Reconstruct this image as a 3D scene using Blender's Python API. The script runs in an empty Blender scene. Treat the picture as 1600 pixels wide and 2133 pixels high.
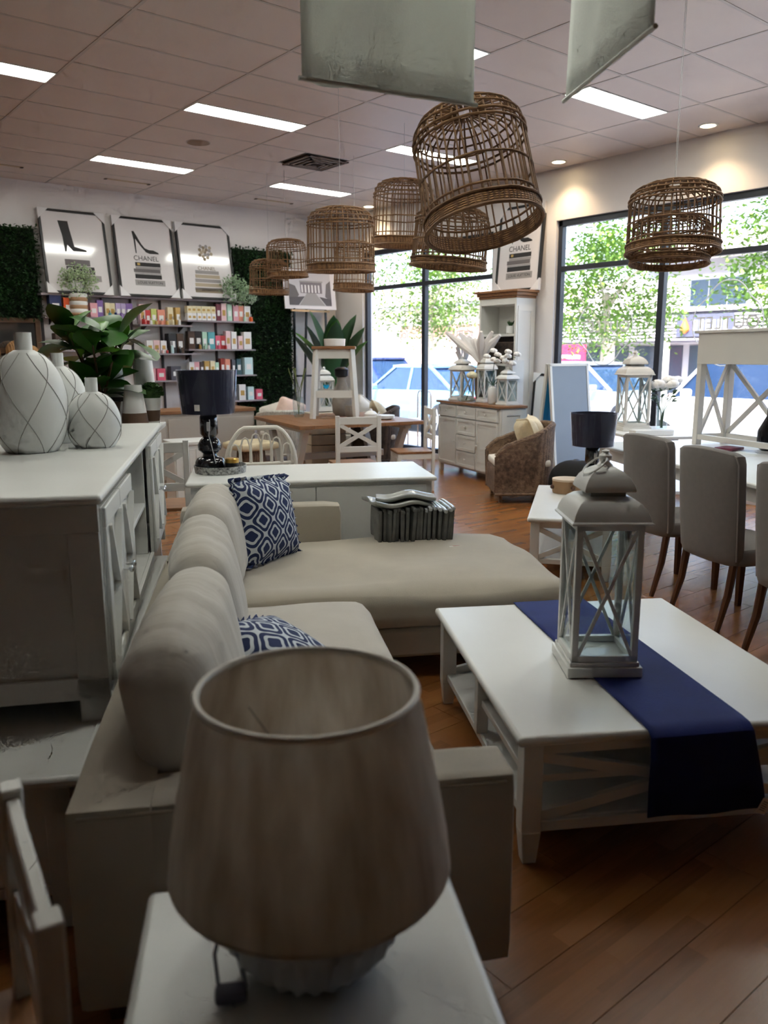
import bpy, bmesh, math, random
from mathutils import Vector, Matrix, Euler
import numpy as np
random.seed(7)
SC = bpy.context.scene
COL = SC.collection
R = math.radians

# ------------------------------------------------------------------ camera
EYE = 1.55
def make_camera():
    f, pit, rol, yaw = 1671.36, 0.193952, -0.0031417, 0.680691
    fw = Vector((math.sin(yaw)*math.cos(pit), math.cos(yaw)*math.cos(pit), -math.sin(pit)))
    rt = Vector((math.cos(yaw), -math.sin(yaw), 0)); up = rt.cross(fw)
    r2 = math.cos(rol)*rt + math.sin(rol)*up; u2 = -math.sin(rol)*rt + math.cos(rol)*up
    cd = bpy.data.cameras.new('camera'); co = bpy.data.objects.new('camera', cd); COL.objects.link(co)
    cd.sensor_fit = 'HORIZONTAL'; cd.sensor_width = 36.0; cd.lens = f/1600*36.0
    cd.clip_start = 0.05; cd.clip_end = 300
    m = Matrix.Identity(4)
    for i in range(3):
        m[i][0] = r2[i]; m[i][1] = u2[i]; m[i][2] = -fw[i]
    m[2][3] = EYE
    co.matrix_world = m
    cd.dof.use_dof = True; cd.dof.focus_distance = 4.5; cd.dof.aperture_fstop = 4.0
    SC.camera = co
make_camera()

# ------------------------------------------------------------------ world, sun, exposure
SC.view_settings.view_transform = 'Standard'; SC.view_settings.look = 'None'
SC.view_settings.exposure = 1.18; SC.view_settings.gamma = 1.0
SC.view_settings.use_curve_mapping = False
SC.cycles.max_bounces = 5; SC.cycles.diffuse_bounces = 3; SC.cycles.glossy_bounces = 3; SC.cycles.transmission_bounces = 4
SC.cycles.transparent_max_bounces = 24; SC.cycles.caustics_reflective = False; SC.cycles.caustics_refractive = False
SC.cycles.use_denoising = True; SC.cycles.adaptive_threshold = .1; SC.cycles.adaptive_min_samples = 12; SC.cycles.sample_clamp_indirect = 8
w = bpy.data.worlds.new('sky'); SC.world = w; w.use_nodes = True
nt = w.node_tree; nt.nodes.clear()
sky = nt.nodes.new('ShaderNodeTexSky'); sky.sky_type = 'NISHITA'; sky.sun_disc = False
sky.sun_elevation = R(52); sky.sun_rotation = R(235); sky.air_density = 1.0; sky.dust_density = 3.5; sky.ozone_density = 1.0
bg = nt.nodes.new('ShaderNodeBackground'); bg.inputs[1].default_value = 0.62
wo = nt.nodes.new('ShaderNodeOutputWorld')
nt.links.new(sky.outputs[0], bg.inputs[0]); nt.links.new(bg.outputs[0], wo.inputs[0])
sd = bpy.data.lights.new('sun', 'SUN'); sd.energy = 5.0; sd.angle = R(0.6); sd.color = (1, .95, .86)
so = bpy.data.objects.new('sun', sd); COL.objects.link(so)
so.rotation_euler = Euler((0, R(-40), R(25)))          # from behind the shop, over its roof
for (yc, yl) in ((9.17, 2.8), (3.8, 5.7)):             # portals in the two shop windows
    pd = bpy.data.lights.new('portal', 'AREA'); pd.shape = 'RECTANGLE'; pd.size = 3.1; pd.size_y = yl
    pd.cycles.is_portal = True
    po = bpy.data.objects.new('portal', pd); COL.objects.link(po)
    po.location = (8.3, yc, 1.6); po.rotation_euler = (0, R(90), 0)
PANEL = 11.0        # strength of the ceiling light panels
DOWN = 26          # watts of each warm downlight

# ------------------------------------------------------------------ frames of reference
T = R(29.7)        # most of the furniture stands turned by this much to the room
FZ = -T
def W(b, a, z=0.0):
    return Vector((b*math.cos(T)+a*math.sin(T), -b*math.sin(T)+a*math.cos(T), z))

# ------------------------------------------------------------------ materials
def lin(c):
    out = []
    for x in c[:3]:
        x = x/255.0
        out.append(x/12.92 if x <= .04045 else ((x+.055)/1.055)**2.4)
    return (*out, 1)
MATS = {}
def nodes(name):
    m = bpy.data.materials.new(name); m.use_nodes = True
    n = m.node_tree; p = n.nodes['Principled BSDF']
    return m, n, p
def M(name, c=None, rough=.5, metal=0, var=0, vs=6, bump=0, bs=60, coat=0, spec=.5, trans=0, stretch=None, c2=None, sss=0, sheen=0):
    if name in MATS: return MATS[name]
    m, n, p = nodes(name)
    p.inputs['Base Color'].default_value = lin(c)
    p.inputs['Roughness'].default_value = rough; p.inputs['Metallic'].default_value = metal
    p.inputs['Specular IOR Level'].default_value = spec
    if coat: p.inputs['Coat Weight'].default_value = coat; p.inputs['Coat Roughness'].default_value = .08
    if sheen: p.inputs['Sheen Weight'].default_value = sheen
    if trans: p.inputs['Transmission Weight'].default_value = trans
    tc = n.nodes.new('ShaderNodeTexCoord'); src = tc.outputs['Object']
    if stretch:
        mp = n.nodes.new('ShaderNodeMapping'); mp.inputs['Scale'].default_value = stretch
        n.links.new(src, mp.inputs[0]); src = mp.outputs[0]
    if var or c2:
        t = n.nodes.new('ShaderNodeTexNoise'); t.inputs['Scale'].default_value = vs; t.inputs['Detail'].default_value = 5
        n.links.new(src, t.inputs['Vector'])
        mx = n.nodes.new('ShaderNodeMix'); mx.data_type = 'RGBA'
        a = lin(c)
        if c2: lo, hi = a, lin(c2)
        else: lo = tuple(x*(1-var) for x in a[:3])+(1,); hi = tuple(min(1, x*(1+var)) for x in a[:3])+(1,)
        mx.inputs[6].default_value = lo; mx.inputs[7].default_value = hi
        rp = n.nodes.new('ShaderNodeMapRange'); rp.inputs[1].default_value = .3; rp.inputs[2].default_value = .7
        n.links.new(t.outputs[0], rp.inputs[0]); n.links.new(rp.outputs[0], mx.inputs[0])
        n.links.new(mx.outputs[2], p.inputs['Base Color'])
    if bump:
        t2 = n.nodes.new('ShaderNodeTexNoise'); t2.inputs['Scale'].default_value = bs; t2.inputs['Detail'].default_value = 3
        n.links.new(src, t2.inputs['Vector'])
        b = n.nodes.new('ShaderNodeBump'); b.inputs['Strength'].default_value = bump; b.inputs['Distance'].default_value = .01
        n.links.new(t2.outputs[0], b.inputs['Height']); n.links.new(b.outputs[0], p.inputs['Normal'])
    MATS[name] = m
    return m
def EM(name, c, s):
    if name in MATS: return MATS[name]
    m, n, p = nodes(name)
    p.inputs['Base Color'].default_value = (0, 0, 0, 1)
    p.inputs['Emission Color'].default_value = lin(c); p.inputs['Emission Strength'].default_value = s
    MATS[name] = m; return m
def GLASS(name, tint=(255, 255, 255), refl=1.0, base=0.04):
    if name in MATS: return MATS[name]
    m = bpy.data.materials.new(name); m.use_nodes = True; n = m.node_tree; n.nodes.clear()
    o = n.nodes.new('ShaderNodeOutputMaterial'); mx = n.nodes.new('ShaderNodeMixShader')
    tr = n.nodes.new('ShaderNodeBsdfTransparent'); tr.inputs[0].default_value = lin(tint)
    gl = n.nodes.new('ShaderNodeBsdfGlossy'); gl.inputs['Roughness'].default_value = .03
    lw = n.nodes.new('ShaderNodeFresnel'); ge = n.nodes.new('ShaderNodeNewGeometry')
    io = n.nodes.new('ShaderNodeMapRange'); io.inputs[3].default_value = 1.45; io.inputs[4].default_value = 1/1.45   # same pane seen from its inner face
    n.links.new(ge.outputs['Backfacing'], io.inputs[0]); n.links.new(io.outputs[0], lw.inputs[0])
    ma = n.nodes.new('ShaderNodeMath'); ma.operation = 'MULTIPLY'; ma.inputs[1].default_value = refl
    n.links.new(lw.outputs[0], ma.inputs[0]); n.links.new(ma.outputs[0], mx.inputs[0])
    n.links.new(tr.outputs[0], mx.inputs[1]); n.links.new(gl.outputs[0], mx.inputs[2]); n.links.new(mx.outputs[0], o.inputs[0])
    MATS[name] = m; return m

def CLOTH(name, c, c2, vs, stretch, through=.4):
    m = M(name, c, .9, c2=c2, vs=vs, stretch=stretch, bump=.2, bs=220); n = m.node_tree
    o = n.nodes['Material Output']; p = n.nodes['Principled BSDF']; mx = n.nodes.new('ShaderNodeMixShader'); t = n.nodes.new('ShaderNodeBsdfTranslucent')
    src = p.inputs['Base Color'].links[0].from_socket; n.links.new(src, t.inputs[0]); mx.inputs[0].default_value = through
    n.links.new(p.outputs[0], mx.inputs[1]); n.links.new(t.outputs[0], mx.inputs[2]); n.links.new(mx.outputs[0], o.inputs[0])
    return m
white = M('white_paint', (226, 226, 222), .32, var=.03, vs=3, bump=.03, bs=40)
whited = M('white_lacquer', (220, 219, 213), .38, var=.03, vs=4)
wallm = M('wall_paint', (226, 222, 222), .85, var=.02, vs=2, bump=.04, bs=90)
sofam = M('sofa_fabric', (176, 167, 151), .85, var=.06, vs=5, bump=.15, bs=350, sheen=.25)
cushm = M('cushion_fabric', (186, 179, 168), .9, var=.05, vs=6, bump=.12, bs=300, sheen=.2)
oak = M('oak_top', (158, 112, 72), .45, c2=(122, 82, 50), vs=5, stretch=(1, 9, 9), bump=.05, bs=30)
darkwood = M('dark_leg_wood', (98, 62, 38), .4, c2=(76, 46, 28), vs=8, stretch=(8, 8, 1))
black = M('black_plastic', (22, 22, 24), .4)
frameblk = M('window_frame_dark', (36, 40, 50), .4)
glass = GLASS('window_glass')
thin = GLASS('lantern_glass', (246, 250, 250), 1.0)
navy = M('navy_shade', (28, 31, 52), .75, var=.08, vs=20, bump=.1, bs=400)
plast = GLASS('clear_plastic', (252, 252, 255), .6)
chrome = M('chrome', (200, 200, 198), .18, 1)
cord = M('clear_cord', (190, 190, 190), .4)

# ------------------------------------------------------------------ mesh builder
class B:
    def __init__(s): s.v = []; s.f = []
    def add(s, vs, fs):
        k = len(s.v); s.v += [tuple(p) for p in vs]; s.f += [tuple(i+k for i in q) for q in fs]; return s
    def box(s, x0, x1, y0, y1, z0, z1):
        return s.add([(x0,y0,z0),(x1,y0,z0),(x1,y1,z0),(x0,y1,z0),(x0,y0,z1),(x1,y0,z1),(x1,y1,z1),(x0,y1,z1)],
                     [(0,3,2,1),(4,5,6,7),(0,1,5,4),(1,2,6,5),(2,3,7,6),(3,0,4,7)])
    def frustum(s, c0, w0, d0, c1, w1, d1):
        v = []
        for c, ww, d in ((c0, w0, d0), (c1, w1, d1)):
            for sx, sy in ((-1,-1),(1,-1),(1,1),(-1,1)): v.append((c[0]+sx*ww/2, c[1]+sy*d/2, c[2]))
        return s.add(v, [(0,3,2,1),(4,5,6,7),(0,1,5,4),(1,2,6,5),(2,3,7,6),(3,0,4,7)])
    def bar(s, p0, p1, ww, h, up=(0,0,1)):
        p0 = Vector(p0); p1 = Vector(p1); d = (p1-p0).normalized(); u = Vector(up)
        x = d.cross(u)
        if x.length < 1e-4: x = d.cross(Vector((1,0,0)))
        x.normalize(); u = x.cross(d).normalized()
        v = []
        for p in (p0, p1):
            for a, b in ((-1,-1),(1,-1),(1,1),(-1,1)): v.append(p + x*(a*ww/2) + u*(b*h/2))
        return s.add(v, [(0,1,2,3),(7,6,5,4),(0,4,5,1),(1,5,6,2),(2,6,7,3),(3,7,4,0)])
    def tube(s, path, r, n=8, closed=False):
        P = [Vector(p) for p in path]; L = len(P); rs = r if isinstance(r, (list, tuple)) else [r]*L
        v = []; prev = None
        for i in range(L):
            if closed: d = P[(i+1) % L]-P[i-1]
            else: d = P[min(i+1, L-1)]-P[max(i-1, 0)]
            d.normalize()
            if prev is None:
                x = d.cross(Vector((0,0,1)))
                if x.length < .05: x = d.cross(Vector((1,0,0)))
            else: x = prev - d*prev.dot(d)
            x.normalize(); prev = x; y = d.cross(x)
            for k in range(n):
                t = 2*math.pi*k/n; v.append(P[i]+x*(math.cos(t)*rs[i])+y*(math.sin(t)*rs[i]))
        f = []
        for i in range(L if closed else L-1):
            j = (i+1) % L
            for k in range(n):
                k2 = (k+1) % n; f.append((i*n+k, i*n+k2, j*n+k2, j*n+k))
        if not closed: f += [tuple(range(n-1, -1, -1)), tuple((L-1)*n+k for k in range(n))]
        return s.add(v, f)
    def lathe(s, prof, n=28, c=(0,0,0), fn=None):
        v = []; f = []; L = len(prof)
        for i, (r, z) in enumerate(prof):
            for k in range(n):
                t = 2*math.pi*k/n; rr = r if fn is None else fn(r, z, t)
                v.append((c[0]+rr*math.cos(t), c[1]+rr*math.sin(t), c[2]+z))
        for i in range(L-1):
            for k in range(n):
                k2 = (k+1) % n; f.append((i*n+k, i*n+k2, (i+1)*n+k2, (i+1)*n+k))
        if prof[0][0] > 1e-6: f.append(tuple(range(n-1, -1, -1)))
        if prof[-1][0] > 1e-6: f.append(tuple((L-1)*n+k for k in range(n)))
        return s.add(v, f)
    def shell(s, prof, n=40, th=.004, c=(0,0,0)):      # open lathe with thickness
        full = list(prof)+[(max(r-th, .001), z) for r, z in reversed(prof)]+[prof[0]]
        v = []; f = []; L = len(full)
        for r, z in full:
            for k in range(n):
                t = 2*math.pi*k/n; v.append((c[0]+r*math.cos(t), c[1]+r*math.sin(t), c[2]+z))
        for i in range(L-1):
            for k in range(n):
                k2 = (k+1) % n; f.append((i*n+k, i*n+k2, (i+1)*n+k2, (i+1)*n+k))
        return s.add(v, f)
    def rbox(s, cx, cy, cz, sx, sy, sz, r=.2, bulge=(0,0,0), n=8, fn=None):
        """soft box; r is the rounding as a share of each half size's smallest"""
        h = (sx/2, sy/2, sz/2); rad = r*min(h)
        idx = {}; v = []; f = []
        def pt(i, j, k):
            key = (i, j, k)
            if key in idx: return idx[key]
            u = [2*q/n-1 for q in (i, j, k)]
            p = [u[q]*h[q] for q in range(3)]
            inn = [max(-(h[q]-rad), min(h[q]-rad, p[q])) for q in range(3)]
            d = Vector([p[q]-inn[q] for q in range(3)])
            if d.length > 1e-9:
                m = max(abs(x) for x in d); dd = d.normalized()*m
                p = [inn[q]+dd[q] for q in range(3)]
            e = [(1-u[q]**2) for q in range(3)]
            p[0] *= 1+bulge[0]*e[1]*e[2]; p[1] *= 1+bulge[1]*e[0]*e[2]; p[2] *= 1+bulge[2]*e[0]*e[1]
            if fn: p = fn(p, u)
            v.append((p[0]+cx, p[1]+cy, p[2]+cz)); idx[key] = len(v)-1
            return idx[key]
        for a in range(n):
            for b in range(n):
                f.append((pt(a,b,0), pt(a,b+1,0), pt(a+1,b+1,0), pt(a+1,b,0)))
                f.append((pt(a,b,n), pt(a+1,b,n), pt(a+1,b+1,n), pt(a,b+1,n)))
                f.append((pt(a,0,b), pt(a+1,0,b), pt(a+1,0,b+1), pt(a,0,b+1)))
                f.append((pt(a,n,b), pt(a,n,b+1), pt(a+1,n,b+1), pt(a+1,n,b)))
                f.append((pt(0,a,b), pt(0,a,b+1), pt(0,a+1,b+1), pt(0,a+1,b)))
                f.append((pt(n,a,b), pt(n,a+1,b), pt(n,a+1,b+1), pt(n,a,b+1)))
        return s.add(v, f)
    def prism(s, pts, vec):
        n = len(pts); V = Vector(vec); P = [Vector(p) for p in pts]
        return s.add(P+[p+V for p in P], [tuple(range(n-1,-1,-1)), tuple(range(n,2*n))]+[(i,(i+1)%n,n+(i+1)%n,n+i) for i in range(n)])
    def ball(s, c, r, n=12, m=8, sq=(1,1,1)):
        prof = [(r*math.sin(math.pi*i/m), -r*math.cos(math.pi*i/m)) for i in range(m+1)]
        v0 = len(s.v); s.lathe(prof, n)
        for i in range(v0, len(s.v)):
            p = s.v[i]; s.v[i] = (c[0]+p[0]*sq[0], c[1]+p[1]*sq[1], c[2]+p[2]*sq[2])
        return s
    def mesh(s, name, mat, smooth=True, ang=38):
        me = bpy.data.meshes.new(name); me.from_pydata(s.v, [], s.f); me.validate(); me.update()
        if mat: me.materials.append(mat)
        bm = bmesh.new(); bm.from_mesh(me); bmesh.ops.recalc_face_normals(bm, faces=bm.faces); bm.to_mesh(me); bm.free()
        if smooth:
            me.polygons.foreach_set('use_smooth', [True]*len(me.polygons)); me.set_sharp_from_angle(angle=R(ang))
        return me
    def obj(s, name, mat, par=None, loc=None, rot=None, bev=0, smooth=True, ang=38, seg=2):
        o = bpy.data.objects.new(name, s.mesh(name, mat, smooth, ang)); COL.objects.link(o)
        if par is not None: o.parent = par
        if loc is not None: o.location = loc
        if rot is not None: o.rotation_euler = rot
        if bev:
            b = o.modifiers.new('soft_edge', 'BEVEL'); b.width = bev; b.segments = seg; b.limit_method = 'ANGLE'; b.angle_limit = R(35)
        return o
def tag(o, label, cat, group=None, kind=None):
    o['label'] = label; o['category'] = cat
    if group: o['group'] = group
    if kind: o['kind'] = kind
    return o
def thing(name, label, cat, loc=(0,0,0), rz=0, group=None, rot=None):
    o = bpy.data.objects.new(name, None); COL.objects.link(o); o.empty_display_size = .1
    o.location = loc; o.rotation_euler = rot if rot else (0, 0, rz)
    return tag(o, label, cat, group)
def inst(src, par=None, loc=None, rot=None, mat=None, scale=None):
    o = src.copy(); COL.objects.link(o)
    o.parent = par
    if loc is not None: o.location = loc
    if rot is not None: o.rotation_euler = rot
    if scale is not None: o.scale = scale
    return o
def struct(o): o['kind'] = 'structure'; return o
def text(body, name, mat, par, loc, rot=None, size=.1, mw=None, ext=.0004, align='CENTER', sx=1.0):
    cu = bpy.data.curves.new('lettering', 'FONT'); cu.body = body; cu.size = size; cu.extrude = ext; cu.align_x = align; cu.align_y = 'CENTER'
    t = bpy.data.objects.new('lettering', cu); COL.objects.link(t)
    dg = bpy.context.evaluated_depsgraph_get(); me = bpy.data.meshes.new_from_object(t.evaluated_get(dg))
    bpy.data.objects.remove(t); bpy.data.curves.remove(cu)
    me.materials.clear(); me.materials.append(mat)
    o = bpy.data.objects.new(name, me); COL.objects.link(o); o.parent = par; o.location = loc
    if rot is not None: o.rotation_euler = rot
    o.scale = (sx, 1, 1)
    return o
ORD = 'first second third fourth fifth sixth seventh eighth ninth tenth eleventh twelfth thirteenth fourteenth fifteenth sixteenth seventeenth eighteenth'.split()
# ------------------------------------------------------------------ the room
CZ = 3.75; WX = 8.15; WY = 11.35; X0 = -9.0; Y0 = -12.0
def floor_material():
    m, n, p = nodes('floor_boards'); L = n.links.new
    g = n.nodes.new('ShaderNodeNewGeometry'); sp = n.nodes.new('ShaderNodeSeparateXYZ'); L(g.outputs['Position'], sp.inputs[0])
    def mt(op, a, b=None):
        q = n.nodes.new('ShaderNodeMath'); q.operation = op
        for i, x in enumerate((a, b)):
            if x is None: continue
            if isinstance(x, (int, float)): q.inputs[i].default_value = x
            else: L(x, q.inputs[i])
        return q.outputs[0]
    row = mt('FLOOR', mt('DIVIDE', sp.outputs[1], .0635))
    wn = n.nodes.new('ShaderNodeTexWhiteNoise'); wn.noise_dimensions = '1D'; L(row, wn.inputs['W'])
    col = mt('FLOOR', mt('DIVIDE', mt('ADD', sp.outputs[0], mt('MULTIPLY', wn.outputs[0], 5.0)), .42))
    w2 = n.nodes.new('ShaderNodeTexWhiteNoise'); w2.noise_dimensions = '2D'
    cb = n.nodes.new('ShaderNodeCombineXYZ'); L(row, cb.inputs[0]); L(col, cb.inputs[1]); L(cb.outputs[0], w2.inputs['Vector'])
    mp = n.nodes.new('ShaderNodeMapping'); mp.inputs['Scale'].default_value = (1.6, 26, 1); L(g.outputs['Position'], mp.inputs[0])
    ad = n.nodes.new('ShaderNodeVectorMath'); ad.operation = 'ADD'; L(mp.outputs[0], ad.inputs[0])
    sc = n.nodes.new('ShaderNodeVectorMath'); sc.operation = 'SCALE'; sc.inputs['Scale'].default_value = 40; L(w2.outputs['Color'], sc.inputs[0]); L(sc.outputs[0], ad.inputs[1])
    t = n.nodes.new('ShaderNodeTexNoise'); t.inputs['Scale'].default_value = 2.2; t.inputs['Detail'].default_value = 6; t.inputs['Distortion'].default_value = 1.2; L(ad.outputs[0], t.inputs['Vector'])
    v = mt('ADD', mt('MULTIPLY', w2.outputs['Value'], .55), mt('MULTIPLY', t.outputs[0], .55))
    cr = n.nodes.new('ShaderNodeValToRGB'); L(v, cr.inputs[0])
    e = cr.color_ramp.elements; e[0].position = .15; e[0].color = lin((116, 74, 38)); e[1].position = .9; e[1].color = lin((146, 98, 54))
    x = cr.color_ramp.elements.new(.5); x.color = lin((138, 88, 46))
    L(cr.outputs[0], p.inputs['Base Color']); p.inputs['Roughness'].default_value = .27; p.inputs['Specular IOR Level'].default_value = .5
    b = n.nodes.new('ShaderNodeBump'); b.inputs['Strength'].default_value = .04; b.inputs['Distance'].default_value = .004; L(t.outputs[0], b.inputs['Height']); L(b.outputs[0], p.inputs['Normal'])
    return m
floorm = floor_material()
subm = M('floor_joint', (52, 30, 18), .8)
fl = struct(B().box(X0, WX+.1, Y0, WY+.1, -.12, -.008).obj('floor', subm, smooth=False))
PW, PL = .1905, 1.26
board = None; rest = B(); cand = []
rowi = 0; y = Y0
rr = random.Random(3)
while y < WY:
    x = X0 - rr.random()*PL
    while x < WX:
        xa, xb = max(x, X0), min(x+PL, WX)
        if xb-xa > .1:
            cx, cy = (xa+xb)/2, y+PW/2
            fwd = cx*math.sin(.6807)+cy*math.cos(.6807); side = cx*math.cos(.6807)-cy*math.sin(.6807)
            seen = fwd > 1.2 and -.1*fwd < side < .62*fwd and xb-xa > PL-.01 and cy < 8.6
            cand.append((fwd if seen else 99+random.random(), xa, xb, y))
        x += PL
    y += PW
cand.sort()
for i, (d, xa, xb, yy) in enumerate(cand):
    g = .0012
    if i < 290 and d < 99:
        if board is None:
            board = B().box(g, PL-g, g, PW-g, -.01, 0).obj('floor_board', floorm, fl, (xa, yy, 0), smooth=False)
        else: inst(board, fl, (xa, yy, 0))
    else: rest.box(xa+g, xb-g, yy+g, min(yy+PW-g, WY), -.01, 0)
ro = rest.obj('floor_boards', floorm, fl, smooth=False); ro['kind'] = 'stuff'

# ceiling: slab, lay-in tiles, light panels
tilem = M('ceiling_tile', (216, 203, 197), .5, var=.03, vs=1.5, bump=.05, bs=220)
tbar = M('ceiling_grid', (196, 188, 184), .5)
ce = struct(B().box(X0, WX+.1, Y0, WY+.1, CZ+.02, CZ+.12).obj('ceiling', M('ceiling_void', (120, 112, 108), .8), smooth=False))
GX = [2.355+1.19*k for k in range(-10, 6)]; GY = [4.85+.612*k for k in range(-28, 12)]
GX = [g for g in GX if X0 < g < WX-.02]; GY = [g for g in GY if Y0 < g < WY-.02]
xs = [X0]+GX+[WX]; ys = [Y0]+GY+[WY]
LIGHTS = []
for yy in (2.402, 4.85, 7.298, 9.746):
    for xx in (1.165, 3.545, 5.925):
        LIGHTS.append((xx, yy))
def lit(xa, yb): return any(abs(xa-l[0]) < .05 and abs(yb-l[1]) < .05 for l in LIGHTS)
full = B().box(.005, 1.185, .005, .607, 0, .016).mesh('ceiling_tile', tilem, False)
half = B().box(.005, 1.185, .005, .316, 0, .016).mesh('ceiling_tile', tilem, False)
far_tiles = B()
for i in range(len(xs)-1):
    for j in range(len(ys)-1):
        xa, xb, ya, yb = xs[i], xs[i+1], ys[j], ys[j+1]
        if lit(xa, yb): me = half
        elif abs(xb-xa-1.19) < .01 and abs(yb-ya-.612) < .01: me = full
        else: me = B().box(.005, xb-xa-.005, .005, yb-ya-.005, 0, .016).mesh('ceiling_tile', tilem, False)
        if xa < -1.3 or ya < -.3:
            far_tiles.box(xa+.005, xb-.005, ya+.005, yb-.005, CZ, CZ+.016); continue
        if abs(xa-4.735) < .05 and abs(ya-7.91) < .05: me = B().box(.005, .58, .005, .607, 0, .016).mesh('ceiling_tile', tilem, False)
        o = bpy.data.objects.new('ceiling_tile', me); COL.objects.link(o); o.parent = ce; o.location = (xa, ya, CZ)
far_tiles.obj('ceiling_tiles', tilem, ce, smooth=False)['kind'] = 'stuff'
gb = B()
for g in GX: gb.box(g-.012, g+.012, Y0, WY, CZ-.003, CZ+.004)
for g in GY: gb.box(X0, WX, g-.012, g+.012, CZ-.0025, CZ+.0035)
gb.obj('ceiling_grid', tbar, ce, smooth=False)
panel_e = EM('light_diffuser', (248, 250, 240), PANEL)
order = {}
LN = {(1.165, 7.298): 'long ceiling light panel cut off beside the picture edge above the tall hedge',
      (3.545, 7.298): 'long ceiling light panel nearer than the round speaker grille',
      (5.925, 7.298): 'long ceiling light panel showing through the largest bamboo cage',
      (3.545, 9.746): 'long ceiling light panel between the speaker grille and the framed prints',
      (5.925, 9.746): 'long ceiling light panel beyond the square air vent',
      (5.925, 4.85): 'long ceiling light panel beside the smaller hanging paper sheet',
      (1.165, 4.85): 'ceiling light panel out of view over the sofa back', (1.165, 9.746): 'ceiling light panel out of view past the cut-off hedge', (1.165, 2.402): 'ceiling light panel out of view over the beige lamp', (3.545, 2.402): 'ceiling light panel out of view over the near coffee table', (5.925, 2.402): 'ceiling light panel out of view over the grey chairs',
      (3.545, 4.85): 'ceiling light panel mostly hidden behind the broad hanging paper sheet'}
for (xx, yy) in LIGHTS:
    t = thing('ceiling_light', LN.get((xx, yy), 'long ceiling light panel behind the viewer'), 'ceiling light', (xx, yy-.29, CZ), 0, 'ceiling light panels')
    if (xx, yy) not in LN and xx < 3: pass
    f = B(); f.box(.004, 1.186, .002, .014, -.006, .02); f.box(.004, 1.186, .276, .288, -.006, .02); f.box(.004, .016, .014, .276, -.006, .02); f.box(1.174, 1.186, .014, .276, -.006, .02)
    f.obj('frame', M('light_trim', (235, 235, 230), .4), t, smooth=False)
    B().box(.017, 1.173, .015, .275, .0, .012).obj('diffuser', panel_e, t, smooth=False)
# square vent, round speaker, slot diffusers
t = thing('air_vent', 'square ceiling air vent with slanted louvres', 'vent', (5.68, 8.27, CZ))
B().box(-.29, .29, -.29, .29, .006, .014).obj('backing', M('vent_dark', (48, 42, 40), .7), t, smooth=False)
for k in range(4):
    q = .28-.06*k; f = B(); z0 = -.012-.004*k
    for (a, b, c, d) in ((-q, q, -q, -q+.028), (-q, q, q-.028, q), (-q, -q+.028, -q, q), (q-.028, q, -q, q)): f.box(a, b, c, d, z0, z0+.012)
    f.obj('louvre', M('vent_grey', (120, 110, 104), .6), t, smooth=False)
t = thing('speaker_grille', 'round beige speaker grille set in the ceiling', 'speaker', (4.19, 8.27, CZ))
B().lathe([(.001, -.012), (.1, -.011), (.118, -.006), (.12, 0)], 28).obj('mesh_cover', M('grille', (158, 138, 122), .7, bump=.5, bs=400), t)
B().shell([(.13, -.004), (.13, .0)], 28, .012).obj('ring', tbar, t)
for (xa, xb, lab) in ((4.05, 4.65, 'slot ceiling diffuser above the middle framed print'), (2.5, 3.07, 'slot ceiling diffuser at the picture edge'), (6.23, 6.86, 'slot ceiling diffuser above the second hedge panel')):
    t = thing('slot_diffuser', lab, 'vent', (xa, 10.58, CZ), 0, 'slot ceiling diffusers')
    B().box(0, xb-xa, 0, .06, -.004, .0).obj('slot', M('slot_beige', (190, 168, 140), .6), t, smooth=False)
    for e in (0, xb-xa-.03): B().box(e, e+.03, .0, .06, -.008, -.004).obj('end_cap', M('vent_dark', (48, 42, 40), .7), t, smooth=False)
for (xx, yy, lab) in ((7.87, 6.46, 'warm round downlight above the white bookcase'), (7.82, 4.57, 'warm round downlight above the large window'), (7.9, 10.1, 'warm round downlight in the far window corner'), (7.85, 2.3, 'warm round downlight beyond the picture edge')):
    t = thing('downlight', lab, 'downlight', (xx, yy, CZ), 0, 'warm ceiling downlights')
    B().shell([(.085, -.008), (.095, -.004), (.095, 0)], 28, .012).obj('rim', M('light_trim', (235, 235, 230), .4), t)
    B().lathe([(.001, -.003), (.075, -.003)], 24).obj('lens', EM('downlight_lens', (255, 226, 170), 14), t)
    ld = bpy.data.lights.new('downlight_bulb', 'SPOT'); ld.energy = DOWN; ld.spot_size = R(115); ld.spot_blend = .8; ld.color = (1, .72, .42); ld.shadow_soft_size = .06
    lo = bpy.data.objects.new('downlight_bulb', ld); COL.objects.link(lo); lo.parent = t; lo.location = (0, 0, -.02)

# walls
struct(B().box(X0, WX+.25, WY, WY+.2, -.1, CZ+.1).obj('wall_back', wallm, smooth=False))
struct(B().box(X0-.2, X0, Y0, WY+.2, -.1, CZ+.1).obj('wall_left', wallm, smooth=False))
struct(B().box(X0-.2, WX+.25, Y0-.2, Y0, -.1, CZ+.1).obj('wall_front', wallm, smooth=False))
WIN = ((7.74, 10.60, (9.185,)), (.95, 6.69, (5.23, 3.8, 2.37)))
HEAD = 3.15; TR = 2.58
ww = B()
ww.box(WX, WX+.2, Y0, .95, -.1, CZ+.1); ww.box(WX, WX+.2, 6.69, 7.74, -.1, CZ+.1); ww.box(WX, WX+.2, 10.60, WY+.1, -.1, CZ+.1)
ww.box(WX, WX+.2, .95, 6.69, HEAD, CZ+.1); ww.box(WX, WX+.2, 7.74, 10.60, HEAD, CZ+.1)
ww.box(WX, WX+.2, .95, 6.69, -.1, .08); ww.box(WX, WX+.2, 7.74, 10.60, -.1, .08)
struct(ww.obj('wall_right', wallm, smooth=False))
decal = M('white_decal', (236, 238, 240), .6)
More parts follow.
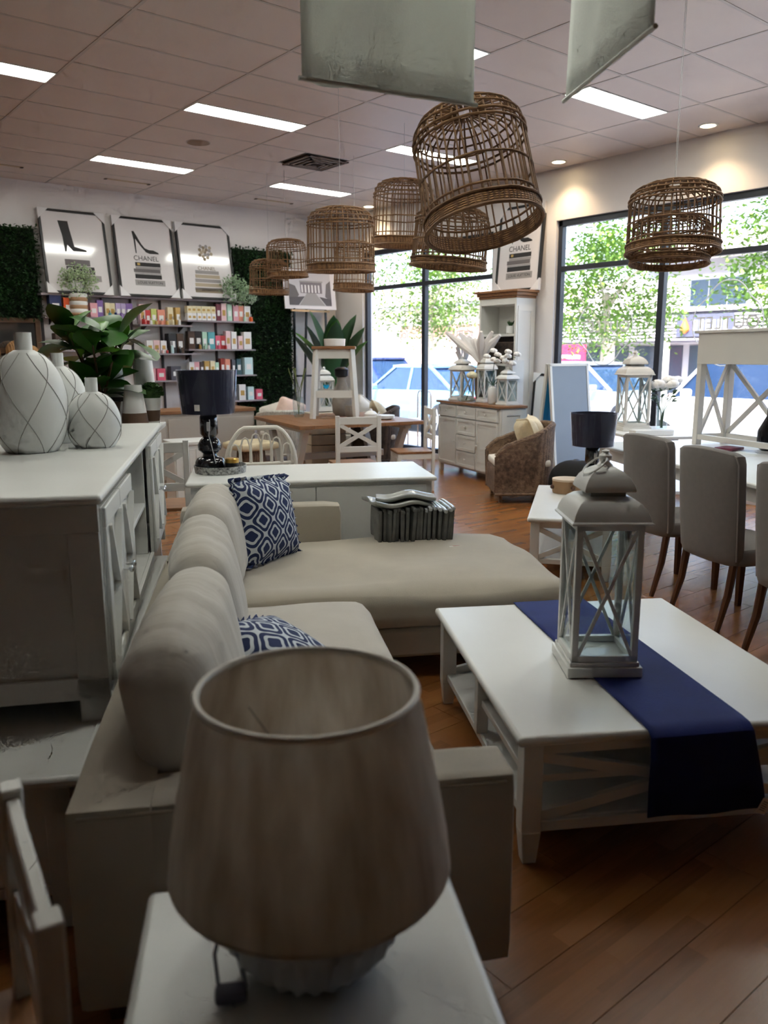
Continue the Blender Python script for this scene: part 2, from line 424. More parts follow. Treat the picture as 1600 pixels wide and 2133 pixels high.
for wi, (ya, yb, muls) in enumerate(WIN):
    f = B(); xa, xb = WX+.05, WX+.13
    f.box(xa, xb, ya, yb, HEAD-.07, HEAD); f.box(xa, xb, ya, yb, .08, .15)
    f.box(xa, xb, ya, ya+.06, .08, HEAD); f.box(xa, xb, yb-.06, yb, .08, HEAD)
    wo = struct(f.obj('window_%d' % (wi+1), frameblk, smooth=False, bev=.004))
    for m_ in muls: B().box(xa, xb, m_-.035, m_+.035, .15, HEAD-.07).obj('mullion', frameblk, wo, smooth=False, bev=.004)
    cuts = [ya+.06]+sorted(muls)+[yb-.06]
    for i in range(len(cuts)-1):
        a = cuts[i]+(.035 if i else 0); b = cuts[i+1]-(.035 if i < len(cuts)-2 else 0)
        B().box(xa, xb, a, b, TR-.03, TR+.03).obj('transom', frameblk, wo, smooth=False, bev=.004)
        for (za, zb) in ((.15, TR-.03), (TR+.03, HEAD-.07)):
            B().box(WX+.088, WX+.092, a, b, za, zb).obj('pane', glass, wo, smooth=False)
    rotm = Matrix(((0, 0, 1), (1, 0, 0), (0, 1, 0))).to_euler()
    for (yc, zc, s) in (((9.85, 1.83, .62), (8.45, 1.83, .62)) if wi == 0 else ((5.98, 1.86, .95), (4.45, 1.86, .95), (3.0, 1.86, .95))):
        x = WX+.094
        text('OUTLET', 'lettering', decal, wo, (x, yc, zc), rotm, .2*s, sx=1.0)
        text('THE', 'lettering', decal, wo, (x, yc, zc+.17*s), rotm, .1*s)
        bl = B()
        for k in range(14): bl.box(0, .0006, (-.21+.03*k)*s, (-.21+.03*k+.018)*s, -.165*s, -.13*s)
        bl.obj('small_print', decal, wo, (x, yc, zc), smooth=False)
        P = []
        for k in range(64):
            t_ = 2*math.pi*k/64; rr_ = .40*s*(1+.07*math.cos(4*t_)+.035*abs(math.sin(4*t_))); P.append((0, rr_*math.cos(t_)*.95, rr_*math.sin(t_)*1.08))
        B().tube(P, .0045*s/.62, 6, True).obj('badge_outline', decal, wo, (x, yc, zc))
# ------------------------------------------------------------------ sofa (furniture frame: x right, y away)
so_ = thing('corner_sofa', 'large beige fabric corner sofa with chaise and loose back cushions', 'sofa', W(0, 0), FZ)
B().box(-.41, .53, 1.66, 4.92, .11, .30).obj('base', sofam, so_, bev=.02)
B().box(.53, 1.50, 3.60, 4.90, .11, .26).obj('chaise_base', sofam, so_, bev=.02)
B().rbox(-.335, 3.28, .345, .19, 3.28, .50, .18, n=10).obj('backrest', sofam, so_)
B().rbox(.165, 1.717, .345, .83, .154, .50, .2, n=10).obj('arm', sofam, so_)
B().rbox(.04, 4.84, .40, .96, .16, .52, .45, n=10).obj('arm', sofam, so_)
pp = [(-.40, 1.64, .575), (.08, 1.638, .583), (.555, 1.64, .575)]
B().tube(pp, .004, 6).obj('piping', M('sofa_piping', (150, 140, 124), .8), so_)
def sag(p, u):
    k = max(0, u[2])
    return (p[0], p[1], p[2]-.016*k*(math.sin(u[1]*5+1)*math.sin(u[0]*4)))
B().rbox(.125, 2.68, .355, .76, 1.76, .19, .75, (0, 0, .16), 14, sag).obj('seat_cushion', cushm, so_)
B().rbox(.62, 4.17, .355, 1.86, 1.22, .20, .8, (.0, .0, .14), 16, sag).obj('chaise_cushion', sofam, so_)
def fold(seed):
    def f(p, u):
        e = (1-u[1]**2); k = .0075*math.sin(u[1]*15+seed+1.5*u[2]+math.sin(u[1]*31+seed)*.8)*e*(abs(u[2])**.7)
        return (p[0]+(k if u[0] > 0 else -k*.4), p[1], p[2]*(1-.10*abs(u[1])**3)+.6*k)
    return f
wrinkm = M('back_cushion_fabric', (186, 179, 168), .9, var=.04, vs=3, stretch=(1.5, 5, 1.5), bump=.7, bs=3.2, sheen=.2)
for i, (a, ln) in enumerate(((2.24, .86), (3.16, .80), (4.02, .78))):
    o = B().rbox(0, 0, 0, .20, ln, .47, .9, (.30, .02, .03), 22, fold(i*2.1)).obj('back_cushion', wrinkm, so_, (-.19, a, .65), (0, R(-11), R((-3, 2, -2)[i])))
for (b, a) in ((-.36, 1.74), (.47, 1.74), (.5, 4.75), (1.42, 4.80), (1.42, 3.70), (-.36, 4.8)):
    B().frustum((b, a, 0), .035, .035, (b, a, .115), .055, .055).obj('leg', darkwood, so_)

# patterned scatter cushions
def ogee():
    m, n, p = nodes('navy_ogee_pattern'); L = n.links.new
    tc = n.nodes.new('ShaderNodeTexCoord'); sp = n.nodes.new('ShaderNodeSeparateXYZ'); L(tc.outputs['Object'], sp.inputs[0])
    def mt(op, a, b=None):
        q = n.nodes.new('ShaderNodeMath'); q.operation = op
        for i, x in enumerate((a, b)):
            if x is None: continue
            if isinstance(x, (int, float)): q.inputs[i].default_value = x
            else: L(x, q.inputs[i])
        return q.outputs[0]
    u = mt('DIVIDE', sp.outputs[0], .125); v = mt('DIVIDE', sp.outputs[2], .148)
    def dist(off):
        a = mt('SUBTRACT', mt('FRACT', mt('ADD', u, off+20)), .5); b = mt('SUBTRACT', mt('FRACT', mt('ADD', v, off+20)), .5)
        r = mt('SQRT', mt('ADD', mt('MULTIPLY', a, a), mt('MULTIPLY', b, b)))
        an = mt('ARCTAN2', b, a)
        return mt('MULTIPLY', r, mt('ADD', 1, mt('MULTIPLY', mt('COSINE', mt('MULTIPLY', an, 4)), -.12)))
    d = mt('MINIMUM', dist(0), dist(.5))
    band = mt('GREATER_THAN', mt('FRACT', mt('ADD', mt('MULTIPLY', d, 5.2), .12)), .45)
    core = mt('LESS_THAN', d, .085)
    mx = n.nodes.new('ShaderNodeMix'); mx.data_type = 'RGBA'; mx.inputs[6].default_value = lin((202, 208, 214)); mx.inputs[7].default_value = lin((32, 46, 88))
    L(mt('MAXIMUM', band, core), mx.inputs[0]); L(mx.outputs[2], p.inputs['Base Color']); p.inputs['Roughness'].default_value = .85
    return m
ogm = ogee()
def ruffle(w, h):
    b = B(); P = []; Q = []
    N = 120
    for k in range(N):
        t = k/N*4; s = int(t); f = t-s
        x, z = ((-1+2*f, -1), (1, -1+2*f), (1-2*f, 1), (-1, 1-2*f))[s]
        P.append((x*w/2, .012*math.sin(k*1.3), z*h/2)); Q.append((x*(w/2+.022), .02*math.sin(k*2.1), z*(h/2+.022)))
    n = N; b.add(P+Q, [(i, (i+1) % n, n+(i+1) % n, n+i) for i in range(n)])
    return b
for (loc, rot, lab) in ((W(.06, 4.25, .685), (R(-14), R(4), FZ+R(50)), 'square navy and white ogee patterned cushion against the sofa back beside the low arm'),
                        (W(.07, 2.62, .53), (R(-66), R(12), FZ+R(62)), 'navy ogee patterned cushion lying half hidden behind the beige lampshade')):
    t = thing('scatter_cushion', lab, 'cushion', loc, group='navy patterned cushions', rot=rot)
    B().rbox(0, 0, 0, .45, .15, .45, .9, (-.03, .3, -.03), 14, lambda p, u: (p[0], p[1]*(1.05-max(abs(u[0]), abs(u[2]))**3*.8), p[2])).obj('cover', ogm, t)
    o = ruffle(.43, .43).obj('ruffled_edge', ogm, t); sm = o.modifiers.new('thick', 'SOLIDIFY'); sm.thickness = .003

# plastic-wrapped grey cloth packs on the chaise
packm = M('grey_pack_cloth', (96, 96, 92), .6, c2=(66, 67, 64), vs=18, bump=.3, bs=60, coat=.5)
sheenm = M('pack_plastic_sheen', (176, 180, 182), .18, var=.2, vs=10, bump=.4, bs=25, coat=.8)  # glossy plastic, its shine also put into the paler colour
N = 17
for i in range(N):
    b_ = .715+.027*i; tilt = random.uniform(-.05, .05)+.1*(i/N)
    t = thing('cloth_pack', 'upright grey cloth pack in clear plastic, %s in the row counted from the sofa back' % ORD[i], 'cloth pack', W(b_, 4.66+random.uniform(-.015, .015), .462), group='wrapped cloth packs on the chaise', rot=(0, tilt, FZ))
    hh = .20+random.uniform(-.012, .012)
    B().rbox(0, 0, hh/2, .028, .30, hh, .8, (.25, 0, 0), 6, lambda p, u: (p[0]+.006*math.sin(u[1]*6+i), p[1], p[2])).obj('folded_cloth', packm, t)
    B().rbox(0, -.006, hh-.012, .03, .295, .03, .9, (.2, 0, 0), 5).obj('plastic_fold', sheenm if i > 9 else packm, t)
for i, (b_, a_, z_, rx, ry, rz_) in enumerate(((.84, 4.66, .682, .02, .06, .2), (.90, 4.70, .706, -.05, -.03, -.15))):
    t = thing('cloth_pack', ('grey cloth pack lying flat across the top of the upright packs', 'topmost loosely folded grey cloth pack above the flat one')[i], 'cloth pack', W(b_, a_, z_), group='wrapped cloth packs on the chaise', rot=(rx, ry, FZ+rz_))
    B().rbox(0, 0, 0, .36, .27, .026, .9, (0, 0, .3), 14, lambda p, u: (p[0], p[1], p[2]+.012*math.sin(u[0]*4+i)+.008*math.sin(u[1]*5))).obj('folded_cloth', M('grey_pack_top', (150, 152, 146), .35, var=.12, vs=8, coat=.6), t)
t = thing('swing_tag', 'small white price tag lying on the chaise beside the packs', 'tag', W(1.17, 4.42, .458), FZ+.2)
B().rbox(0, 0, 0, .15, .05, .004, .5, n=4).obj('card', M('tag_card', (232, 226, 218), .6), t)
B().box(-.05, -.01, -.02, .02, .002, .0025).obj('print', M('tag_print', (170, 120, 110), .6), t)

# ------------------------------------------------------------------ white cabinets and tables
def panel_top(b, x0, x1, y0, y1, z, th=.03):
    b.box(x0, x1, y0, y1, z-th, z); return b
# entertainment cabinet on the low table
rz = -R(27.6)
t = thing('television_cabinet', 'long white cabinet with crossed door panels carrying three string-patterned vases', 'cabinet', W(-.445, 2.37, .47), rz)
Lc, Dc = 2.50, .66; top = .69
panel_top(B(), -Dc-.02, .012, -.02, Lc+.02, top).obj('top', white, t, bev=.012)
cb = B(); cb.box(-Dc, -.02, .0, .03, .07, top-.03); cb.box(-Dc, -.02, Lc-.03, Lc, .07, top-.03); cb.box(-Dc, -Dc+.015, .03, Lc-.03, .07, top-.03); cb.box(-Dc+.015, -.02, .03, Lc-.03, .07, .10)
for yy in (.78, 1.70): cb.box(-Dc+.015, -.03, yy-.012, yy+.012, .10, top-.03)
cb.box(-Dc+.015, -.03, .79, 1.69, .34, .36)
cb.obj('body', white, t, bev=.003)
ep = B(); ep.box(-Dc, 0, -.012, 0, top-.11, top-.03); ep.box(-Dc, 0, -.012, 0, .07, .14); ep.box(-.09, 0, -.012, 0, .0, top-.11); ep.box(-Dc, -Dc+.09, -.012, 0, 0, top-.11)
ep.obj('end_frame', white, t, bev=.003)
B().box(-Dc, -Dc+.05, 0, .05, 0, .07).obj('foot', white, t, bev=.003); B().box(-.05, 0, .0, .05, 0, .07).obj('foot', white, t, bev=.003)
B().box(-.05, 0, Lc-.05, Lc, 0, .07).obj('foot', white, t, bev=.003); B().box(-Dc, -Dc+.05, Lc-.05, Lc, 0, .07).obj('foot', white, t, bev=.003)
for (ya, yb) in ((.05, .40), (.41, .77), (1.71, 2.07), (2.08, 2.45)):
    d = B().box(-.018, 0, ya, yb, .10, top-.05).obj('door', white, t, bev=.003)
    fr = B(); fr.box(0, .012, ya, yb, .10, .16); fr.box(0, .012, ya, yb, top-.11, top-.05); fr.box(0, .012, ya, ya+.055, .16, top-.11); fr.box(0, .012, yb-.055, yb, .16, top-.11)
    fr.obj('door_frame', white, d, bev=.003)
    B().bar((.006, ya+.05, .16), (.006, yb-.05, top-.11), .01, .035, (1, 0, 0)).obj('cross_bar', white, d)
    B().bar((.005, ya+.05, top-.11), (.005, yb-.05, .16), .01, .035, (1, 0, 0)).obj('cross_bar', white, d)
    ky = yb-.03 if ya in (.05, 1.71) else ya+.03
    B().lathe([(.004, 0), (.004, .018), (.012, .024), (.013, .03), (.004, .036), (.0005, .036)], 14).obj('knob', chrome, d, (.012, ky, .37), (0, R(90), 0))
B().box(-.018, 0, .79, 1.69, .07, .11).obj('rail', white, t, bev=.003)
# the low table under it
t = thing('low_display_table', 'white low table carrying the long cabinet', 'table', W(-.475, 2.03, 0), FZ)
panel_top(B(), -1.35, 0, 0, 2.4, .47, .035).obj('top', white, t, bev=.012)
ap = B(); ap.box(-1.31, -.04, .04, .06, .34, .435); ap.box(-.06, -.04, .06, 2.34, .34, .435); ap.box(-1.31, -.04, 2.34, 2.36, .34, .435)
ap.obj('apron', white, t, bev=.003)
B().box(-1.31, -.04, .045, 2.35, .10, .13).obj('shelf', white, t, bev=.003)
for (x, y) in ((-.075, .075), (-.075, 2.325), (-1.275, .075), (-1.275, 2.325)):
    B().box(x-.035, x+.035, y-.035, y+.035, 0, .435).obj('leg', white, t, bev=.004)
B().box(-1.24, -.11, .05, .06, .13, .34).obj('end_panel', white, t, bev=.003)
# white unit behind the sofa
t = thing('media_unit', 'plain white low unit standing behind the chaise with a navy lamp on it', 'cabinet', W(-.41, 5.02, 0), FZ)
panel_top(B(), -.01, 1.58, -.02, .76, .775, .028).obj('top', white, t, bev=.012)
B().box(.02, 1.55, .01, .74, .08, .747).obj('body', whited, t, bev=.003)
for (xa, xb) in ((.06, .79), (.80, 1.51)): B().box(xa, xb, -.002, .01, .10, .725).obj('back_panel', white, t, bev=.003)
for x in (.05, 1.52):
    for y in (.04, .70): B().box(x-.03, x+.03, y-.03, y+.03, 0, .08).obj('foot', white, t)

def x_frame(b, x0, x1, y, z0, z1, th=.022, w_=.035):
    b.bar((x0, y, z0), (x1, y, z1), th, w_, (0, 0, 1)); b.bar((x0, y+.001, z1), (x1, y+.001, z0), th, w_, (0, 0, 1)); return b
def coffee_table(label, loc, rz, w_, l_, h=.435, shelf2=True):
    t = thing('coffee_table', label, 'coffee table', loc, rz)
    panel_top(B(), 0, w_, 0, l_, h, .032).obj('top', white, t, bev=.014, seg=3)
    for (x, y) in ((.055, .05), (w_-.055, .05), (.055, l_-.05), (w_-.055, l_-.05)):
        lg = B(); lg.frustum((x, y, 0), .042, .042, (x, y, .11), .062, .062); lg.box(x-.031, x+.031, y-.031, y+.031, .11, h-.032)
        lg.obj('leg', white, t, bev=.003)
    ap = B()
    for y in (.035, l_-.065): ap.box(.08, w_-.08, y, y+.03, h-.075, h-.032)
    ap.box(.04, .06, .08, l_-.08, h-.06, h-.032); ap.box(w_-.06, w_-.04, .08, l_-.08, h-.06, h-.032)
    ap.obj('apron', white, t, bev=.003)
    B().box(.045, w_-.045, .045, l_-.045, .115, .145).obj('lower_shelf', white, t, bev=.003)
    for y in (.05, l_-.05):
        for s in (0, 1):
            a, b = (.14, h-.075) if s == 0 else (h-.075, .14)
            xm = w_/2
            B().bar((.085, y, a+(.01 if s == 0 else -.01)), (w_-.085, y+(.001 if s else 0), b+(-.01 if s == 0 else .01)), .022, .035).obj('cross_bar', white, t, bev=.002)
        B().box(.085, w_-.085, y-.018, y+.018, .105, .14).obj('stretcher', white, t, bev=.002)
    if shelf2:
        B().box(.05, w_-.05, .06, l_*.5, .255, .28).obj('middle_shelf', white, t, bev=.003)
        for x in (.055, w_-.055): B().box(x-.022, x+.022, l_*.5-.022, l_*.5+.022, .145, h-.032).obj('post', white, t, bev=.003)
    return t
coffee_table('white coffee table with crossed end bars, navy runner and tall lantern on it', W(.745, 2.10), FZ-R(1.6), 1.08, 1.27)
coffee_table('smaller white coffee table with crossed end bars and a round wooden box on it', W(1.86, 5.22), FZ-R(23), .60, 1.48, shelf2=False)

# table runner
runm = M('navy_velvet', (15, 32, 98), .7, var=.12, vs=9, bump=.15, bs=200, spec=.25)
t = thing('table_runner', 'navy table runner draped along the nearer coffee table and over its end', 'table runner', W(0, 0), FZ)
rb = B(); path = [(3.36, .4375), (3.0, .4375), (2.6, .4375), (2.3, .4375), (2.125, .4375), (2.085, .436), (2.066, .42), (2.060, .35), (2.058, .26), (2.056, .165)]
v = []; f = []; NX = 14
for i, (a, z) in enumerate(path):
    dn = max(0, (.43-z)/.27)
    for k in range(NX+1):
        u = k/NX; x = 1.145+.335*u+dn*(.055*u) + (.0)
        wob = .006*math.sin(u*9+z*20)*dn
        v.append((x, a-wob-(.01*dn*u), z+(.0018 if i < 5 else 0)))
for i in range(len(path)-1):
    for k in range(NX): f.append((i*(NX+1)+k, i*(NX+1)+k+1, (i+1)*(NX+1)+k+1, (i+1)*(NX+1)+k))
rb.add(v, f); o = rb.obj('cloth', runm, t); sm = o.modifiers.new('thick', 'SOLIDIFY'); sm.thickness = .003; sm.offset = 1
tg = B().box(-.016, .016, -.001, .001, -.05, .0).obj('swing_tag', M('tag_card', (232, 226, 218), .6), t, (1.53, 2.035, .20), (0, R(28), 0))
for k in range(5): B().box(-.011, .009-.003*(k % 2), -.0014, -.001, -.012-.007*k, -.009-.007*k).obj('printed_line', M('tag_line', (120, 120, 122), .7), tg)

# ------------------------------------------------------------------ lanterns
def lantern(label, loc, rz, s=.245, h=.81, mat=None, rot=None, heart=False, group='glass lanterns'):
    mat = mat or white
    t = thing('lantern', label, 'lantern', loc, rz, group)
    k = s/2; hb = .055*h/.81; hp = .545*h/.81; zt = hb+hp-.03
    bs = B(); bs.box(-k, k, -k, k, 0, hb*.72); bs.box(-k*.93, k*.93, -k*.93, k*.93, hb*.72, hb); bs.obj('base', mat, t, bev=.003)
    pw = s*.085
    for sx in (-1, 1):
        for sy in (-1, 1):
            x, y = sx*(k*.88-pw/2), sy*(k*.88-pw/2)
            B().box(x-pw/2, x+pw/2, y-pw/2, y+pw/2, hb, zt).obj('post', mat, t, bev=.002)
    q = k*.88
    for z in (hb, zt-pw):
        ri = B()
        for sg in (-1, 1):
            ri.box(-q, q, min(sg*q, sg*(q-pw)), max(sg*q, sg*(q-pw)), z, z+pw); ri.box(min(sg*q, sg*(q-pw)), max(sg*q, sg*(q-pw)), -q, q, z, z+pw)
        ri.obj('frame', mat, t, bev=.002)
    for sd in range(4):
        fx = Matrix.Rotation(sd*math.pi/2, 4, 'Z')
        p = B().box(-q+pw, q-pw, q-pw*.6, q-pw*.45, hb+pw, zt-pw).obj('pane', thin, t, rot=(0, 0, sd*math.pi/2), smooth=False)
        for s2 in (1, -1):
            B().bar((-s2*(q-pw), q-pw*.3, hb+pw), (s2*(q-pw), q-pw*.3, zt-pw), pw*.4, pw*.5, (0, 0, 1)).obj('cross_bar', mat, t, rot=(0, 0, sd*math.pi/2))
    def sq(prof):
        v = []; f = []
        for (r, z) in prof:
            for (a, b) in ((-1,-1),(1,-1),(1,1),(-1,1)): v.append((a*r, b*r, z))
        for i in range(len(prof)-1):
            for m in range(4): f.append((i*4+m, i*4+(m+1) % 4, (i+1)*4+(m+1) % 4, (i+1)*4+m))
        f += [(3, 2, 1, 0), tuple(len(v)-4+m for m in range(4))]
        return B().add(v, f)
    g = h/.81
    sq([(k*1.04, zt), (k*1.06, zt+.007*g), (k*1.0, zt+.012*g), (k*.97, zt+.030*g), (k*.90, zt+.052*g), (k*.79, zt+.071*g), (k*.64, zt+.086*g), (k*.50, zt+.092*g)]).obj('lower_roof', mat, t)
    sq([(k*.46, zt+.092*g), (k*.46, zt+.118*g)]).obj('collar', M('lantern_collar_grey', (150, 152, 148), .5), t)  # collar is a plain grey, darker than the white roofs
    sq([(k*.66, zt+.110*g), (k*.67, zt+.116*g), (k*.63, zt+.135*g), (k*.54, zt+.158*g), (k*.40, zt+.178*g), (k*.22, zt+.193*g), (k*.12, zt+.197*g)]).obj('upper_roof', mat, t)
    B().lathe([(k*.22, zt+.196*g), (k*.16, zt+.205*g), (k*.10, zt+.212*g), (k*.17, zt+.222*g), (k*.17, zt+.232*g), (k*.08, zt+.243*g), (k*.10, zt+.249*g), (.0008, zt+.255*g)], 14).obj('finial', mat, t)
    ring = [(k*.36*math.cos(a), 0, -k*.36+k*.36*math.sin(a)) for a in [2*math.pi*j/24 for j in range(24)]]
    B().tube(ring, .0035*g, 6, True).obj('handle', mat, t, (0, 0, zt+.228*g), (R(52), 0, R(100)))
    if heart:
        P = []
        for j in range(28):
            a = 2*math.pi*j/28; P.append((.0026*16*math.sin(a)**3, -q-.012, .0026*(13*math.cos(a)-5*math.cos(2*a)-2*math.cos(3*a)-math.cos(4*a))+zt*.8))
        B().prism(P, (0, .008, 0)).obj('heart_ornament', M('turquoise_heart', (30, 170, 220), .3), t)
    return t
lantern('tall white wooden glass lantern with domed roof on the navy table runner', W(1.205, 2.605, .4385), FZ-R(9), .262, .775)

# ------------------------------------------------------------------ foreground side table and lamp
t = thing('side_table', 'white side table in front of the sofa arm carrying the beige lamp', 'side table', W(-.226, .90, 0), FZ)
panel_top(B(), 0, .58, 0, .515, .55, .03).obj('top', white, t, bev=.015, seg=3)
for (x, y) in ((.04, .04), (.54, .04), (.04, .475), (.54, .475)): B().box(x-.025, x+.025, y-.025, y+.025, 0, .52).obj('leg', white, t, bev=.003)
ap = B(); ap.box(.06, .52, .03, .045, .44, .52); ap.box(.06, .52, .47, .485, .44, .52); ap.box(.03, .045, .06, .455, .44, .52); ap.box(.535, .55, .06, .455, .44, .52); ap.obj('apron', white, t)
B().box(.03, .55, .03, .485, .15, .17).obj('shelf', white, t)
linen = CLOTH('linen_shade', (238, 230, 219), (202, 189, 172), 9, (3, 3, .5), .5)
t = thing('table_lamp', 'squat ribbed grey-white ceramic lamp with big beige linen shade on the side table', 'lamp', W(.072, 1.20, .5505), FZ)
def flute(r, z, a): return r*(1+.045*math.cos(24*(a+z*3.6)))
B().lathe([(.075, 0), (.105, .012), (.138, .055), (.148, .10), (.135, .15), (.10, .19), (.05, .215), (.03, .222), (.03, .25)], 156, fn=lambda r, z, a: flute(r, z, a) if .006 < z < .2 else r).obj('base', M('ribbed_ceramic', (206, 208, 208), .4, c2=(150, 152, 154), vs=9, stretch=(1, 1, .35)), t)
B().lathe([(.02, .24), (.02, .33)], 14).obj('lamp_holder', whited, t)
sh = B().shell([(.229, .182), (.229, .195), (.2255, .23), (.213, .30), (.197, .38), (.183, .45), (.174, .478)], 56, .004).obj('shade', linen, t)
trm = M('shade_trim', (232, 226, 214), .5)
B().tube([(.174*math.cos(2*math.pi*k/56), .174*math.sin(2*math.pi*k/56), .479) for k in range(56)], .0058, 6, True).obj('top_trim', trm, sh)
B().tube([(.228*math.cos(2*math.pi*k/56), .228*math.sin(2*math.pi*k/56), .182) for k in range(56)], .003, 6, True).obj('bottom_trim', linen, sh)
for k in range(3):
    a = k*2.094; B().tube([(.022*math.cos(a), .022*math.sin(a), .31), (.19*math.cos(a), .19*math.sin(a), .38)], .002, 5).obj('spider_arm', chrome, t)
B().tube([(-.148, -.03, .10), (-.16, -.05, .06), (-.155, -.07, .02), (-.13, -.10, .008), (-.11, -.08, .02), (-.125, -.06, .07), (-.14, -.04, .11)], .0035, 6).obj('cord', M('grey_cord', (120, 122, 136), .5), t)
B().rbox(-.135, -.085, .016, .05, .03, .022, .6, n=4).obj('plug', M('grey_plug', (92, 92, 112), .5), t)

# ------------------------------------------------------------------ chairs
def cross_chair(label, loc, rz, seat=oak, group='white cross-back chairs', h=.95, w_=.46):
    t = thing('cross_back_chair', label, 'chair', loc, rz, group); k = w_/2
    for s in (-1, 1):
        B().bar((s*(k-.022), -.20, 0), (s*(k-.022), -.215, h), .042, .036, (0, 1, 0)).obj('back_post', whited, t, bev=.004)
        B().box(s*(k-.022)-.02, s*(k-.022)+.02, .17, .21, 0, .43).obj('front_leg', whited, t, bev=.004)
        B().box(s*(k-.03)-.011, s*(k-.03)+.011, -.18, .18, .20, .23).obj('side_stretcher', whited, t)
    B().box(-k+.04, k-.04, -.226, -.204, h-.09, h-.015).obj('top_rail', whited, t, bev=.004)
    B().box(-k+.04, k-.04, -.222, -.202, .58, .64).obj('lower_rail', whited, t, bev=.004)
    B().bar((-k+.04, -.213, .64), (k-.04, -.215, h-.09), .018, .04).obj('cross_bar', whited, t)
    B().bar((-k+.04, -.214, h-.09), (k-.04, -.212, .64), .018, .04).obj('cross_bar', whited, t)
    B().rbox(0, 0, .445, w_-.01, .44, .03, .6, n=4).obj('seat', seat, t)
    ap = B(); ap.box(-k+.03, k-.03, .175, .195, .37, .43); ap.box(-k+.012, -k+.032, -.19, .18, .37, .43); ap.box(k-.032, k-.012, -.19, .18, .37, .43); ap.obj('apron', whited, t)
    return t
cross_chair('white cross-back chair facing the far wooden dining table, back towards us', (4.97, 6.63, 0), R(-24), w_=.47)
cross_chair('white cross-back chair at the corner of the far dining table beside the wicker armchair', (6.13, 7.05, 0), R(62), w_=.44)
cross_chair('white cross-back chair with oak seat behind the long cabinet', W(-.70, 6.12), FZ+R(4), w_=.46)
cross_chair('white cross-back chair at the lower left corner in front of the low table', W(-.55, 1.06), FZ+R(90)+R(22), h=.845, w_=.42)

greym = M('grey_chair_linen', (118, 112, 108), .9, var=.05, vs=30, bump=.2, bs=420, sheen=.2)
pipe_m = M('chair_piping', (150, 143, 138), .8)
def dining_chair(label, loc, rz):
    t = thing('upholstered_dining_chair', label, 'chair', loc, rz, 'grey upholstered dining chairs')
    def curve(p, u): return (p[0]*(1-.05*max(0, -u[2])), p[1]-.035*(1-u[0]**2)-.05*(u[2]+1)/2, p[2]+.02*(1-u[0]**2)*max(0, u[2]))
    B().rbox(0, -.20, .70, .50, .085, .63, .75, n=12, fn=curve).obj('backrest', greym, t)
    B().rbox(0, .02, .435, .49, .46, .115, .6, (0, 0, .12), 8).obj('seat', greym, t)
    P = [(-.238, -.225, .42), (-.247, -.25, .72), (-.246, -.268, .96), (-.236, -.278, 1.0)]
    P += [(.25*u*.92, -.272-.035*(1-u*u), 1.008+.02*(1-u*u)) for u in (-.9, -.6, -.3, 0, .3, .6, .9)]
    P += [(-x, y, z) for (x, y, z) in reversed(P[:4])]
    B().tube(P, .006, 6).obj('piping', pipe_m, t)
    for s in (-1, 1):
        B().tube([(s*.205, -.21, .40), (s*.205, -.235, .22), (s*.21, -.30, .0)], [.024, .021, .015], 8).obj('rear_leg', darkwood, t)
        B().frustum((s*.20, .19, 0), .028, .028, (s*.20, .19, .39), .042, .042).obj('front_leg', darkwood, t)
    return t
for i, lab in enumerate(('grey upholstered dining chair next to the round wooden box table, furthest of the row', 'grey upholstered dining chair in the middle of the row of three', 'grey upholstered dining chair nearest in the row, cut by the picture edge')):
    dining_chair(lab, W(2.80, 4.92-.745*i), FZ-R(90)+R(7))
# ------------------------------------------------------------------ wicker
def weave(name, c1, c2, s=70):
    if name in MATS: return MATS[name]
    m, n, p = nodes(name); L = n.links.new
    tc = n.nodes.new('ShaderNodeTexCoord')
    wv = []
    for d in ('Z', 'X'):
        q = n.nodes.new('ShaderNodeTexWave'); q.wave_type = 'BANDS'; q.bands_direction = d; q.inputs['Scale'].default_value = s*(.35 if d == 'Z' else .18); q.inputs['Distortion'].default_value = 2.2; q.inputs['Detail'].default_value = 2; q.inputs['Detail Scale'].default_value = 2
        L(tc.outputs['Object'], q.inputs[0]); wv.append(q)
    ns = n.nodes.new('ShaderNodeTexNoise'); ns.inputs['Scale'].default_value = 22; L(tc.outputs['Object'], ns.inputs[0])
    a = n.nodes.new('ShaderNodeMath'); a.operation = 'MULTIPLY'; L(wv[0].outputs[1], a.inputs[0]); L(wv[1].outputs[1], a.inputs[1])
    b = n.nodes.new('ShaderNodeMath'); b.operation = 'ADD'; L(a.outputs[0], b.inputs[0]); L(ns.outputs[0], b.inputs[1])
    r = n.nodes.new('ShaderNodeMapRange'); r.inputs[1].default_value = .35; r.inputs[2].default_value = 1.2; L(b.outputs[0], r.inputs[0])
    mx = n.nodes.new('ShaderNodeMix'); mx.data_type = 'RGBA'; mx.inputs[6].default_value = lin(c1); mx.inputs[7].default_value = lin(c2); L(r.outputs[0], mx.inputs[0])
    L(mx.outputs[2], p.inputs['Base Color']); p.inputs['Roughness'].default_value = .75
    bp = n.nodes.new('ShaderNodeBump'); bp.inputs['Strength'].default_value = .7; bp.inputs['Distance'].default_value = .01; L(b.outputs[0], bp.inputs['Height']); L(bp.outputs[0], p.inputs['Normal'])
    MATS[name] = m; return m
rattan = weave('brown_wicker', (70, 52, 40), (150, 122, 98))
creamf = M('cream_cushion', (212, 196, 160), .9, var=.08, vs=14, bump=.3, bs=60, sheen=.2)
whitef = M('white_cushion', (222, 216, 206), .9, var=.05, vs=10, bump=.2, bs=120)
